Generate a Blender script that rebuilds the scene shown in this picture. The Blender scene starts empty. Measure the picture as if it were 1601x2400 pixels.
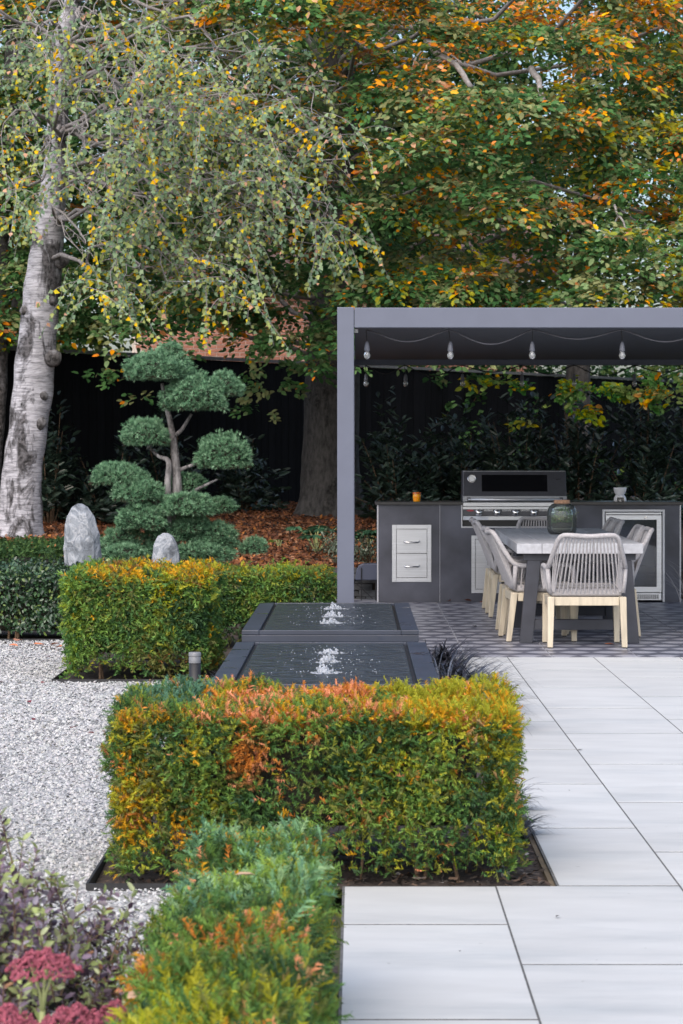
import bpy, bmesh, math, random
import numpy as np
from mathutils import Vector, Matrix

random.seed(11)
RNG = np.random.default_rng(11)
SC = bpy.context.scene
COL = SC.collection

# ------------------------------------------------------------------ camera, sky, sun, exposure
F_PX, H_CAM, VPX, VPY = 5560.0, 1.4, 835.0, 1070.0      # focal length and vanishing point in photo pixels
cam_data = bpy.data.cameras.new("camera")
cam = bpy.data.objects.new("camera", cam_data)
COL.objects.link(cam)
cam.location = (0, 0, H_CAM)
cam.rotation_euler = (math.pi / 2, 0, 0)
cam_data.sensor_fit = 'VERTICAL'
cam_data.sensor_height = 36.0
cam_data.sensor_width = 24.0
cam_data.lens = F_PX / 2400 * 36
cam_data.shift_x = -(VPX - 800.5) / 2400
cam_data.shift_y = (VPY - 1200.0) / 2400
cam_data.clip_end = 2000
cam_data.dof.use_dof = True
cam_data.dof.focus_distance = 13.0
cam_data.dof.aperture_fstop = 11.0
SC.camera = cam

world = bpy.data.worlds.new("World")
SC.world = world
world.use_nodes = True
wn = world.node_tree.nodes
wl = world.node_tree.links
for n in list(wn): wn.remove(n)
SUN_EL, SUN_AZ = math.radians(48), math.radians(200)     # azimuth clockwise from +Y: behind the camera
sky = wn.new('ShaderNodeTexSky')
sky.sky_type = 'NISHITA'
sky.sun_disc = False
sky.sun_elevation = SUN_EL
sky.sun_rotation = SUN_AZ
sky.air_density = 1.0
sky.dust_density = 4.0
sky.ozone_density = 1.0
hsv = wn.new('ShaderNodeHueSaturation')
hsv.inputs['Saturation'].default_value = 1.0            # thin even cloud: a pale cool sky
bg = wn.new('ShaderNodeBackground')
bg.inputs['Strength'].default_value = 0.15
wo = wn.new('ShaderNodeOutputWorld')
wl.new(sky.outputs[0], hsv.inputs['Color'])
wl.new(hsv.outputs[0], bg.inputs[0])
wl.new(bg.outputs[0], wo.inputs[0])
sun_data = bpy.data.lights.new("sun", 'SUN')
sun_data.energy = 1.0
sun_data.angle = math.radians(110)
sun_data.color = (0.98, 0.99, 1.0)
sun = bpy.data.objects.new("sun", sun_data)
COL.objects.link(sun)
sd = Vector((math.sin(SUN_AZ) * math.cos(SUN_EL), math.cos(SUN_AZ) * math.cos(SUN_EL), math.sin(SUN_EL)))
sun.rotation_euler = sd.to_track_quat('Z', 'Y').to_euler()
sun.location = (0, 0, 20)
SC.view_settings.view_transform = 'Standard'
SC.view_settings.look = 'None'
SC.view_settings.exposure = 0.85
SC.view_settings.gamma = 1.0
SC.view_settings.use_curve_mapping = False
SC.cycles.max_bounces = 8
SC.cycles.transparent_max_bounces = 12
SC.cycles.use_denoising = True

# ------------------------------------------------------------------ helpers
def at(u, v, Y):
    """point at depth Y that the photograph shows at pixel (u, v)"""
    return Vector(((u - VPX) * Y / F_PX, Y, H_CAM - (v - VPY) * Y / F_PX))

def lin(c):
    return tuple(((x / 255) / 12.92 if x / 255 <= .04045 else ((x / 255 + .055) / 1.055) ** 2.4) for x in c)

class MB:
    def __init__(s):
        s.v = []; s.f = []
    def add(s, vs, fs):
        o = len(s.v)
        s.v += [tuple(p) for p in vs]
        s.f += [tuple(i + o for i in f) for f in fs]
        return s
    def box(s, x0, x1, y0, y1, z0, z1, M=None):
        vs = [Vector(p) for p in ((x0,y0,z0),(x1,y0,z0),(x1,y1,z0),(x0,y1,z0),(x0,y0,z1),(x1,y0,z1),(x1,y1,z1),(x0,y1,z1))]
        if M is not None: vs = [M @ p for p in vs]
        return s.add(vs, [(0,3,2,1),(4,5,6,7),(0,1,5,4),(1,2,6,5),(2,3,7,6),(3,0,4,7)])
    def hexa(s, bot, top):
        return s.add(list(bot) + list(top), [(0,3,2,1),(4,5,6,7),(0,1,5,4),(1,2,6,5),(2,3,7,6),(3,0,4,7)])
    def tube(s, pts, r, seg=8, cap=True):
        pts = [Vector(p) for p in pts]
        n = len(pts)
        rs = r if isinstance(r, (list, tuple)) else [r] * n
        vs = []; fs = []
        t0 = (pts[1] - pts[0]).normalized()
        ref = Vector((0,0,1)) if abs(t0.z) < .9 else Vector((1,0,0))
        a = t0.cross(ref).normalized()
        for i in range(n):
            t = (pts[min(i+1, n-1)] - pts[max(i-1, 0)])
            t = t.normalized() if t.length > 1e-9 else t0
            a = (a - t * a.dot(t))
            a = a.normalized() if a.length > 1e-6 else t.orthogonal().normalized()
            b = t.cross(a)
            for k in range(seg):
                g = 2 * math.pi * k / seg
                vs.append(pts[i] + (a * math.cos(g) + b * math.sin(g)) * rs[i])
        for i in range(n - 1):
            for k in range(seg):
                k2 = (k + 1) % seg
                fs.append((i*seg+k, i*seg+k2, (i+1)*seg+k2, (i+1)*seg+k))
        if cap:
            fs.append(tuple(range(seg))[::-1]); fs.append(tuple((n-1)*seg + k for k in range(seg)))
        return s.add(vs, fs)
    def lathe(s, prof, c=(0,0,0), seg=24, cap=True):
        vs = []; fs = []
        for (r, z) in prof:
            for k in range(seg):
                g = 2 * math.pi * k / seg
                vs.append((c[0] + r*math.cos(g), c[1] + r*math.sin(g), c[2] + z))
        for i in range(len(prof) - 1):
            for k in range(seg):
                k2 = (k + 1) % seg
                fs.append((i*seg+k, i*seg+k2, (i+1)*seg+k2, (i+1)*seg+k))
        if cap:
            fs.append(tuple(range(seg))[::-1]); fs.append(tuple((len(prof)-1)*seg + k for k in range(seg)))
        return s.add(vs, fs)
    def mesh(s, name, smooth=False):
        me = bpy.data.meshes.new(name)
        me.from_pydata([tuple(p) for p in s.v], [], s.f)
        if smooth: me.polygons.foreach_set('use_smooth', [True] * len(me.polygons))
        me.update()
        return me
    def build(s, name, m, parent=None, smooth=False, bevel=0, bseg=2):
        return obj(name, s.mesh(name, smooth), m, parent, bevel, bseg)

def obj(name, me, m, parent=None, bevel=0, bseg=2):
    o = bpy.data.objects.new(name, me)
    COL.objects.link(o)
    if m is not None and not me.materials: me.materials.append(m)
    if parent is not None: o.parent = parent
    if bevel:
        b = o.modifiers.new('bevel', 'BEVEL'); b.width = bevel; b.segments = bseg
        b.limit_method = 'ANGLE'; b.angle_limit = math.radians(35)
    return o

def tag(o, label=None, cat=None, group=None, kind=None):
    if label: o['label'] = label
    if cat: o['category'] = cat
    if group: o['group'] = group
    if kind: o['kind'] = kind
    return o

def thing(name, label, cat, loc=(0,0,0), rz=0, group=None):
    o = bpy.data.objects.new(name, None)
    COL.objects.link(o)
    o.empty_display_size = .1
    o.location = loc; o.rotation_euler = (0, 0, rz)
    return tag(o, label, cat, group)

def copy_tree(o, parent=None):
    c = o.copy(); COL.objects.link(c); c.parent = parent
    for ch in list(o.children): copy_tree(ch, c)
    return c

def np_mesh(name, V, F, C=None, smooth=False):
    V = np.ascontiguousarray(V, dtype=np.float32); F = np.ascontiguousarray(F, dtype=np.int32)
    me = bpy.data.meshes.new(name)
    me.vertices.add(len(V)); me.vertices.foreach_set('co', V.ravel())
    m, k = F.shape
    me.loops.add(m * k); me.loops.foreach_set('vertex_index', F.ravel())
    me.polygons.add(m)
    me.polygons.foreach_set('loop_start', np.arange(0, m*k, k, dtype=np.int32))
    if smooth: me.polygons.foreach_set('use_smooth', np.ones(m, dtype=bool))
    if C is not None:
        ca = me.color_attributes.new('Col', 'FLOAT_COLOR', 'POINT')
        cc = np.ones((len(V), 4), dtype=np.float32); cc[:, :3] = C
        ca.data.foreach_set('color', cc.ravel())
    me.update(calc_edges=True)
    return me

def nrm(a):
    return a / np.maximum(np.linalg.norm(a, axis=-1, keepdims=True), 1e-9)

def frames(a, chint):
    a = nrm(a); b = nrm(np.cross(chint, a)); c = np.cross(a, b)
    return np.stack([a, b, c], axis=-1)

def scatter(name, tv, tf, pos, R, scale, col, m, parent=None, kind='stuff', tipvar=.12, smooth=False):
    """many copies of one small template joined into one mesh, each with its own colour"""
    tv = np.asarray(tv, dtype=np.float64); tf = np.asarray(tf)
    N, n = len(pos), tv.shape[-2]
    tvs = tv[RNG.integers(0, len(tv), N)] if tv.ndim == 3 else tv[None]
    scale = np.asarray(scale, dtype=np.float64)
    if scale.ndim == 1: scale = np.repeat(scale[:, None], 3, 1)
    V = np.einsum('nij,nvj->nvi', R, tvs * scale[:, None, :]) + pos[:, None, :]
    F = (tf[None] + (np.arange(N) * n)[:, None, None]).reshape(-1, tf.shape[1])
    if m in (M['leaf'], M['needle']):
        lum = col @ np.array([.3, .6, .1]); col = np.clip(lum[:, None] + (col - lum[:, None]) * (1.16 if m is M['leaf'] else 1.05), .003, .95)
    C = np.repeat(col[:, None, :], n, 1) * (1 + RNG.uniform(-tipvar, tipvar, (N, n, 1)))
    me = np_mesh(name, V.reshape(-1, 3), F, np.clip(C, 0, 1).reshape(-1, 3), smooth)
    o = obj(name, me, m, parent)
    if kind: o['kind'] = kind
    return o

def wnoise(p, freq, seed, n=7):
    """smooth pseudo-noise in about -1..1 at the points p"""
    r = np.random.default_rng(seed)
    k = r.normal(size=(n, 3)) * freq
    ph = r.uniform(0, 6.28, n)
    return np.sin(p @ k.T + ph).sum(1) / (n * .55)

def pick(pal, prob, n):
    pal = np.array(pal); prob = np.array(prob, dtype=float); prob /= prob.sum()
    return pal[RNG.choice(len(pal), n, p=prob)]

def pickn(P, pal, prob, seed, freq=11., rnd=.55):
    """like pick, but neighbours tend to share a colour"""
    n = len(P)
    if n == 0: return np.zeros((0, 3))
    v = wnoise(P, freq, seed) + wnoise(P, freq * 2.3, seed + 1) * .5 + RNG.normal(size=n) * rnd
    q = np.argsort(np.argsort(v)) / n
    pr = np.cumsum(np.array(prob, dtype=float) / np.sum(prob))
    order = np.array(pal)
    return order[np.clip(np.searchsorted(pr, q), 0, len(pal) - 1)]

# ------------------------------------------------------------------ materials
def mk(name, base, rough=.5, metal=0., var=.15, scale=4., bump=0., bscale=60., spec=.5, stretch=(1,1,1), detail=6, objrand=0., coat=0.):
    m = bpy.data.materials.new(name); m.use_nodes = True
    nt = m.node_tree; N = nt.nodes; L = nt.links
    b = N['Principled BSDF']
    b.inputs['Roughness'].default_value = rough
    b.inputs['Metallic'].default_value = metal
    b.inputs['Specular IOR Level'].default_value = spec
    if coat: b.inputs['Coat Weight'].default_value = coat
    tc = N.new('ShaderNodeTexCoord')
    mp = N.new('ShaderNodeMapping'); mp.inputs['Scale'].default_value = stretch
    L.new(tc.outputs['Object'], mp.inputs[0])
    nz = N.new('ShaderNodeTexNoise'); nz.inputs['Scale'].default_value = scale; nz.inputs['Detail'].default_value = detail
    L.new(mp.outputs[0], nz.inputs['Vector'])
    mr = N.new('ShaderNodeMapRange'); mr.inputs['From Min'].default_value = .3; mr.inputs['From Max'].default_value = .7
    mr.inputs['To Min'].default_value = 1 - var; mr.inputs['To Max'].default_value = 1 + var
    L.new(nz.outputs[0], mr.inputs[0])
    val = mr.outputs[0]
    if objrand:
        oi = N.new('ShaderNodeObjectInfo')
        m2 = N.new('ShaderNodeMapRange'); m2.inputs['To Min'].default_value = 1 - objrand; m2.inputs['To Max'].default_value = 1 + objrand
        L.new(oi.outputs['Random'], m2.inputs[0])
        mm = N.new('ShaderNodeMath'); mm.operation = 'MULTIPLY'
        L.new(val, mm.inputs[0]); L.new(m2.outputs[0], mm.inputs[1]); val = mm.outputs[0]
    vm = N.new('ShaderNodeVectorMath'); vm.operation = 'SCALE'; vm.inputs[0].default_value = base[:3]
    L.new(val, vm.inputs['Scale'])
    L.new(vm.outputs[0], b.inputs['Base Color'])
    if bump:
        n2 = N.new('ShaderNodeTexNoise'); n2.inputs['Scale'].default_value = bscale; n2.inputs['Detail'].default_value = 4
        L.new(mp.outputs[0], n2.inputs['Vector'])
        bp = N.new('ShaderNodeBump'); bp.inputs['Strength'].default_value = bump; bp.inputs['Distance'].default_value = .01
        L.new(n2.outputs[0], bp.inputs['Height']); L.new(bp.outputs[0], b.inputs['Normal'])
    m['vm'] = vm.name
    return m

def leafmat(name, rough=.5, trans=.25, spec=.4):
    m = bpy.data.materials.new(name); m.use_nodes = True
    nt = m.node_tree; N = nt.nodes; L = nt.links
    b = N['Principled BSDF']; out = N['Material Output']
    at_ = N.new('ShaderNodeAttribute'); at_.attribute_name = 'Col'
    b.inputs['Roughness'].default_value = rough
    b.inputs['Specular IOR Level'].default_value = spec
    L.new(at_.outputs['Color'], b.inputs['Base Color'])
    if trans:
        t = N.new('ShaderNodeBsdfTranslucent'); L.new(at_.outputs['Color'], t.inputs[0])
        mx = N.new('ShaderNodeMixShader'); mx.inputs[0].default_value = trans
        L.new(b.outputs[0], mx.inputs[1]); L.new(t.outputs[0], mx.inputs[2]); L.new(mx.outputs[0], out.inputs[0])
    return m

def glassmat(name, col=(1,1,1), rough=0., ior=1.45, clear=.75, white_mix=0.):
    """thin pane: mostly see-through with a Fresnel reflection"""
    m = bpy.data.materials.new(name); m.use_nodes = True
    nt = m.node_tree; N = nt.nodes; L = nt.links
    for n in list(N): N.remove(n)
    o = N.new('ShaderNodeOutputMaterial'); g = N.new('ShaderNodeBsdfGlossy'); t = N.new('ShaderNodeBsdfTransparent')
    t.inputs[0].default_value = tuple(c * clear for c in col) + (1,); g.inputs['Roughness'].default_value = rough
    fr = N.new('ShaderNodeFresnel'); fr.inputs[0].default_value = ior
    mx = N.new('ShaderNodeMixShader')
    L.new(fr.outputs[0], mx.inputs[0]); L.new(t.outputs[0], mx.inputs[1]); L.new(g.outputs[0], mx.inputs[2]); L.new(mx.outputs[0], o.inputs[0])
    if white_mix:
        df = N.new('ShaderNodeBsdfDiffuse'); df.inputs[0].default_value = (.8, .82, .84, 1)
        m2 = N.new('ShaderNodeMixShader'); m2.inputs[0].default_value = white_mix
        L.new(mx.outputs[0], m2.inputs[1]); L.new(df.outputs[0], m2.inputs[2]); L.new(m2.outputs[0], o.inputs[0])
    return m

M = {}
M['leaf'] = leafmat('leaf', .55, .28, .14)
M['needle'] = leafmat('needle', .5, .15, .16)
M['gloss_leaf'] = leafmat('gloss_leaf', .28, .05, .6)
M['dry_leaf'] = leafmat('dry_leaf', .7, .1, .2)
M['chip'] = leafmat('stone_chip', .8, 0, .3)
M['soil'] = mk('soil', (.045, .032, .026), .95, var=.5, scale=30, bump=.8, bscale=80)
M['grass_ground'] = mk('garden_ground', (.05, .06, .025), .95, var=.4, scale=3, bump=.5, bscale=30)
M['gravel_bed'] = mk('gravel_bed', (.42, .42, .42), .95, var=.35, scale=90, bump=1, bscale=120)
M['slab'] = mk('porcelain_slab', (.497, .503, .500), .55, var=.075, scale=2.2, bump=.04, bscale=250, stretch=(1, 2.6, 1), detail=9, objrand=.06)
M['grout'] = mk('dark_joint', (.10, .10, .10), .95, var=.4, scale=40, bump=.4, bscale=200)
M['tile_grout'] = mk('light_grout', (.30, .31, .34), .9, var=.15, scale=40)
M['steel_paint'] = mk('grey_powder_coat', (.112, .125, .172), .42, var=.04, scale=6, bump=.03, bscale=400)
M['dark_paint'] = mk('charcoal_powder_coat', (.014, .015, .018), .5, var=.1, scale=6, bump=.03, bscale=300)
M['ceiling'] = mk('roof_louvre', (.10, .11, .13), .6, var=.08, scale=3, bump=.03, bscale=200)
M['black'] = mk('black_plastic', (.012, .012, .014), .5, var=.2, scale=10)
M['fence'] = mk('black_stained_board', (.006, .006, .007), .85, spec=.12, var=.35, scale=8, stretch=(4, 4, .5), bump=.3, bscale=30, objrand=.3)
M['fence_cap'] = mk('weathered_cap', (.16, .16, .155), .8, var=.2, scale=8)
M['clad'] = mk('charcoal_porcelain', (.060, .064, .086), .5, var=.48, scale=2.6, bump=.06, bscale=120, detail=9)
M['granite'] = mk('black_granite', (.022, .023, .028), .22, var=.4, scale=120, bump=.02)
M['trim'] = mk('aluminium_trim', (.50, .51, .55), .4, .35, var=.08, scale=10)
M['inox'] = mk('brushed_steel', (.56, .575, .61), .38, .75, var=.10, scale=3, stretch=(1, 1, 60), bump=.02, bscale=60)
M['chrome'] = mk('chrome', (.75, .76, .78), .12, 1., var=.03)
M['enamel'] = mk('dark_enamel', (.060, .062, .075), .38, .3, var=.1, scale=20, spec=.6)
M['wood'] = mk('whitewashed_acacia', (.52, .455, .345), .6, var=.16, scale=14, stretch=(3, 3, .35), bump=.1, bscale=60, objrand=.1)
M['rope'] = mk('grey_rope', (.41, .395, .405), .85, var=.14, scale=60, bump=.6, bscale=260)
M['top_wash'] = mk('grey_washed_plank', (.40, .41, .44), .6, var=.14, scale=5, stretch=(6, .8, 6), bump=.12, bscale=40, objrand=.08, detail=8)
M['table_leg'] = mk('anthracite_table_leg', (.036, .039, .052), .55, var=.15, scale=10)
M['brick'] = mk('red_brick', (.52, .23, .16), .85, var=.25, scale=6, bump=.3, bscale=60, objrand=.25)
M['mortar'] = mk('mortar', (.70, .62, .55), .95, var=.15, scale=20)
M['white'] = mk('white_paint', (.8, .8, .8), .5, var=.03)
M['roof_tile'] = mk('brown_roof_tile', (.10, .06, .05), .85, var=.3, scale=6)
M['ceramic'] = mk('white_ceramic', (.80, .80, .84), .3, var=.03)
M['cork'] = mk('cork', (.42, .24, .15), .85, var=.25, scale=60, bump=.3, bscale=150)
M['slate'] = mk('slate_stone', (.055, .058, .062), .75, var=.45, scale=10, bump=.5, bscale=30, objrand=.45)
M['edging'] = mk('black_steel_edging', (.02, .02, .022), .6, var=.3, scale=20)
M['core'] = mk('painted_core_shade', (.022, .020, .012), .95, var=.5, scale=40, bump=.6, bscale=60)  # near-black filler colour: shade inside dense foliage put into the paint
M['twig'] = mk('grey_twig', (.26, .24, .235), .9, var=.3, scale=30)
M['stem_brown'] = mk('brown_stem', (.14, .09, .055), .9, var=.35, scale=30, bump=.4, bscale=90)
M['fountain'] = mk('blue_grey_metal', (.032, .040, .062), .33, var=.18, scale=5, detail=8, spec=.6)
M['foam'] = mk('white_foam', (.80, .83, .88), .2, var=.05)
_f = M['foam'].node_tree.nodes['Principled BSDF']; _f.inputs['Transmission Weight'].default_value = .72; _f.inputs['IOR'].default_value = 1.2
M['blue_box'] = mk('dark_blue_plastic', (.05, .06, .10), .45, var=.1)
M['glass'] = glassmat('clear_glass', (.93, .98, .95), 0., 1.4, .96, .045)
M['fridge_glass'] = glassmat('fridge_glass', (.8, .88, 1), .02, 1.7, .55)
M['green_stem'] = mk('pale_green_stem', (.30, .33, .14), .6, var=.2, scale=20)

def finish_slab():
    m = M['slab']; nt = m.node_tree; N = nt.nodes; L = nt.links
    b = N['Principled BSDF']; vm = N[m['vm']]
    tc = N.new('ShaderNodeTexCoord')
    # worn greyish smudges and specks with a shape of their own
    n1 = N.new('ShaderNodeTexNoise'); n1.inputs['Scale'].default_value = 1.3; n1.inputs['Detail'].default_value = 10; n1.inputs['Roughness'].default_value = .68
    mp = N.new('ShaderNodeMapping'); mp.inputs['Scale'].default_value = (.55, 2.0, 1)
    geo = N.new('ShaderNodeNewGeometry')
    L.new(geo.outputs['Position'], mp.inputs[0]); L.new(mp.outputs[0], n1.inputs['Vector'])
    r1 = N.new('ShaderNodeMapRange'); r1.inputs['From Min'].default_value = .50; r1.inputs['From Max'].default_value = .74
    L.new(n1.outputs[0], r1.inputs[0])
    mx = N.new('ShaderNodeMix'); mx.data_type = 'RGBA'; mx.blend_type = 'MULTIPLY'
    ml = N.new('ShaderNodeMath'); ml.operation = 'MULTIPLY'; ml.inputs[1].default_value = .9
    L.new(r1.outputs[0], ml.inputs[0]); L.new(ml.outputs[0], mx.inputs[0])
    L.new(vm.outputs[0], mx.inputs[6]); mx.inputs[7].default_value = (.72, .76, .79, 1)
    n2 = N.new('ShaderNodeTexNoise'); n2.inputs['Scale'].default_value = 26; n2.inputs['Detail'].default_value = 2
    L.new(geo.outputs['Position'], n2.inputs['Vector'])
    r2 = N.new('ShaderNodeMapRange'); r2.inputs['From Min'].default_value = .73; r2.inputs['From Max'].default_value = .78
    L.new(n2.outputs[0], r2.inputs[0])
    mx2 = N.new('ShaderNodeMix'); mx2.data_type = 'RGBA'; mx2.blend_type = 'MULTIPLY'
    m3 = N.new('ShaderNodeMath'); m3.operation = 'MULTIPLY'; m3.inputs[1].default_value = .5
    L.new(r2.outputs[0], m3.inputs[0]); L.new(m3.outputs[0], mx2.inputs[0])
    L.new(mx.outputs[2], mx2.inputs[6]); mx2.inputs[7].default_value = (.5, .5, .48, 1)
    L.new(mx2.outputs[2], b.inputs['Base Color'])
finish_slab()

def tile_material():
    m = mk('patterned_tile', (.085, .088, .118), .42, var=.12, scale=5, objrand=.05)
    nt = m.node_tree; N = nt.nodes; L = nt.links
    b = N['Principled BSDF']; vm = N[m['vm']]
    geo = N.new('ShaderNodeNewGeometry'); sp = N.new('ShaderNodeSeparateXYZ'); L.new(geo.outputs['Position'], sp.inputs[0])
    def math_(op, a, c=None):
        n = N.new('ShaderNodeMath'); n.operation = op
        for i, x in enumerate((a, c)):
            if x is None: continue
            if isinstance(x, (int, float)): n.inputs[i].default_value = x
            else: L.new(x, n.inputs[i])
        return n.outputs[0]
    # printed leaf lattice: rows of pointed ovals, every other row shifted by half
    px = math_('MULTIPLY', sp.outputs[0], 1 / .24)
    py = math_('MULTIPLY', sp.outputs[1], 1 / .30)
    row = math_('FLOOR', py)
    half = math_('MULTIPLY', math_('MODULO', row, 2.0), .5)
    fx = math_('SUBTRACT', math_('FRACT', math_('ADD', px, half)), .5)
    fy = math_('SUBTRACT', math_('FRACT', py), .5)
    # distance to a vesica outline |y| = .5*(1-(2x)^2)
    x2 = math_('MULTIPLY', math_('MULTIPLY', fx, fx), 4.0)
    edge = math_('MULTIPLY', math_('SUBTRACT', 1.0, x2), .40)
    mask = math_('MULTIPLY', math_('SUBTRACT', math_('MULTIPLY', edge, .85), math_('ABSOLUTE', fy)), 14.0)
    cl = N.new('ShaderNodeClamp'); L.new(mask, cl.inputs[0])
    mx = N.new('ShaderNodeMix'); mx.data_type = 'RGBA'
    L.new(cl.outputs[0], mx.inputs[0]); L.new(vm.outputs[0], mx.inputs[6]); mx.inputs[7].default_value = (.29, .295, .34, 1)
    L.new(mx.outputs[2], b.inputs['Base Color'])
    return m
M['tile'] = tile_material()

def bark_material(name, pale, dark, lent=True, rough_share=.5):
    m = bpy.data.materials.new(name); m.use_nodes = True
    nt = m.node_tree; N = nt.nodes; L = nt.links; b = N['Principled BSDF']; b.inputs['Roughness'].default_value = .85
    tc = N.new('ShaderNodeTexCoord')
    mp = N.new('ShaderNodeMapping'); mp.inputs['Scale'].default_value = (4, 4, 30) if lent else (12, 12, 5)
    L.new(tc.outputs['Object'], mp.inputs[0])
    n1 = N.new('ShaderNodeTexNoise'); n1.inputs['Scale'].default_value = 1.6; n1.inputs['Detail'].default_value = 7; n1.inputs['Roughness'].default_value = .7
    L.new(mp.outputs[0], n1.inputs['Vector'])
    r1 = N.new('ShaderNodeValToRGB'); r1.color_ramp.elements[0].position = .36; r1.color_ramp.elements[1].position = .62
    r1.color_ramp.elements[0].color = tuple(x * .30 for x in pale) + (1,); r1.color_ramp.elements[1].color = tuple(pale) + (1,)
    L.new(n1.outputs[0], r1.inputs[0])
    n2 = N.new('ShaderNodeTexNoise'); n2.inputs['Scale'].default_value = 2.0; n2.inputs['Detail'].default_value = 9; n2.inputs['Roughness'].default_value = .66; n2.inputs['Distortion'].default_value = .5
    mp2 = N.new('ShaderNodeMapping'); mp2.inputs['Scale'].default_value = (1.9, 1.9, .8)
    L.new(tc.outputs['Object'], mp2.inputs[0]); L.new(mp2.outputs[0], n2.inputs['Vector'])
    r2 = N.new('ShaderNodeMapRange'); r2.inputs['From Min'].default_value = .5 + .14 * (1 - 2 * rough_share) ; r2.inputs['From Max'].default_value = .57 + .14 * (1 - 2 * rough_share)
    L.new(n2.outputs[0], r2.inputs[0])
    n3 = N.new('ShaderNodeTexNoise'); n3.inputs['Scale'].default_value = 22; n3.inputs['Detail'].default_value = 6
    L.new(tc.outputs['Object'], n3.inputs['Vector'])
    r3 = N.new('ShaderNodeValToRGB'); r3.color_ramp.elements[0].position = .38; r3.color_ramp.elements[1].position = .66
    r3.color_ramp.elements[0].color = tuple(x * .25 for x in dark) + (1,); r3.color_ramp.elements[1].color = tuple(x * 1.7 for x in dark) + (1,)
    L.new(n3.outputs[0], r3.inputs[0])
    mx = N.new('ShaderNodeMix'); mx.data_type = 'RGBA'
    L.new(r2.outputs[0], mx.inputs[0]); L.new(r1.outputs[0], mx.inputs[6]); L.new(r3.outputs[0], mx.inputs[7])
    L.new(mx.outputs[2], b.inputs['Base Color'])
    ad = N.new('ShaderNodeMath'); ad.operation = 'MULTIPLY'; L.new(n3.outputs[0], ad.inputs[0]); L.new(r2.outputs[0], ad.inputs[1])
    ad2 = N.new('ShaderNodeMath'); ad2.operation = 'MULTIPLY_ADD'; L.new(n1.outputs[0], ad2.inputs[0]); ad2.inputs[1].default_value = .35; L.new(ad.outputs[0], ad2.inputs[2])
    bp = N.new('ShaderNodeBump'); bp.inputs['Strength'].default_value = .9; bp.inputs['Distance'].default_value = .03
    L.new(ad2.outputs[0], bp.inputs['Height']); L.new(bp.outputs[0], b.inputs['Normal'])
    return m
M['birch_bark'] = bark_material('birch_bark', (.56, .55, .60), (.085, .08, .085), True, .50)
M['birch_bark_dark'] = bark_material('birch_bark_dark', (.26, .25, .26), (.085, .078, .078), True, .6)
M['beech_bark'] = bark_material('beech_bark', (.085, .078, .074), (.05, .046, .042), False, .3)
M['juniper_bark'] = bark_material('juniper_bark', (.27, .255, .255), (.12, .11, .11), False, .5)

def stone_material():
    m = bpy.data.materials.new('veined_stone'); m.use_nodes = True
    nt = m.node_tree; N = nt.nodes; L = nt.links; b = N['Principled BSDF']; b.inputs['Roughness'].default_value = .7
    tc = N.new('ShaderNodeTexCoord')
    mp = N.new('ShaderNodeMapping'); mp.inputs['Scale'].default_value = (7, 7, 4.2); mp.inputs['Rotation'].default_value = (.2, .6, .3)
    L.new(tc.outputs['Object'], mp.inputs[0])
    n1 = N.new('ShaderNodeTexNoise'); n1.inputs['Scale'].default_value = 1.3; n1.inputs['Detail'].default_value = 9; n1.inputs['Roughness'].default_value = .66; n1.inputs['Distortion'].default_value = .8
    L.new(mp.outputs[0], n1.inputs['Vector'])
    r = N.new('ShaderNodeValToRGB')
    e = r.color_ramp.elements; e[0].position = .30; e[0].color = (.04, .045, .055, 1); e[1].position = .70; e[1].color = (.48, .49, .52, 1)
    k = e.new(.47); k.color = (.24, .265, .30, 1); k = e.new(.52); k.color = (.40, .415, .45, 1); k = e.new(.55); k.color = (.25, .275, .31, 1)
    L.new(n1.outputs[0], r.inputs[0]); L.new(r.outputs[0], b.inputs['Base Color'])
    bp = N.new('ShaderNodeBump'); bp.inputs['Strength'].default_value = 1.0; bp.inputs['Distance'].default_value = .045
    L.new(n1.outputs[0], bp.inputs['Height']); L.new(bp.outputs[0], b.inputs['Normal'])
    return m
M['stone'] = stone_material()

def water_material():
    m = bpy.data.materials.new('rippled_water'); m.use_nodes = True
    nt = m.node_tree; N = nt.nodes; L = nt.links; b = N['Principled BSDF']
    b.inputs['Base Color'].default_value = (.034, .042, .052, 1); b.inputs['Roughness'].default_value = .26; b.inputs['IOR'].default_value = 1.33
    b.inputs['Specular IOR Level'].default_value = .55
    tc = N.new('ShaderNodeTexCoord'); mp = N.new('ShaderNodeMapping'); mp.inputs['Scale'].default_value = (5, 6, 5)
    L.new(tc.outputs['Object'], mp.inputs[0])
    n1 = N.new('ShaderNodeTexNoise'); n1.inputs['Scale'].default_value = 1.6; n1.inputs['Detail'].default_value = 5; n1.inputs['Distortion'].default_value = .6
    L.new(mp.outputs[0], n1.inputs['Vector'])
    bp = N.new('ShaderNodeBump'); bp.inputs['Strength'].default_value = 1.0; bp.inputs['Distance'].default_value = .055
    L.new(n1.outputs[0], bp.inputs['Height']); L.new(bp.outputs[0], b.inputs['Normal'])
    return m
M['water'] = water_material()
def wet_patches():
    m = M['fountain']; N = m.node_tree.nodes; L = m.node_tree.links; b = N['Principled BSDF']
    tc = N.new('ShaderNodeTexCoord'); n = N.new('ShaderNodeTexNoise'); n.inputs['Scale'].default_value = 3.2; n.inputs['Detail'].default_value = 5
    L.new(tc.outputs['Object'], n.inputs['Vector'])
    r = N.new('ShaderNodeMapRange'); r.inputs['From Min'].default_value = .38; r.inputs['From Max'].default_value = .43; r.inputs['To Min'].default_value = .14; r.inputs['To Max'].default_value = .42
    L.new(n.outputs[0], r.inputs[0]); L.new(r.outputs[0], b.inputs['Roughness'])
wet_patches()
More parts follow.
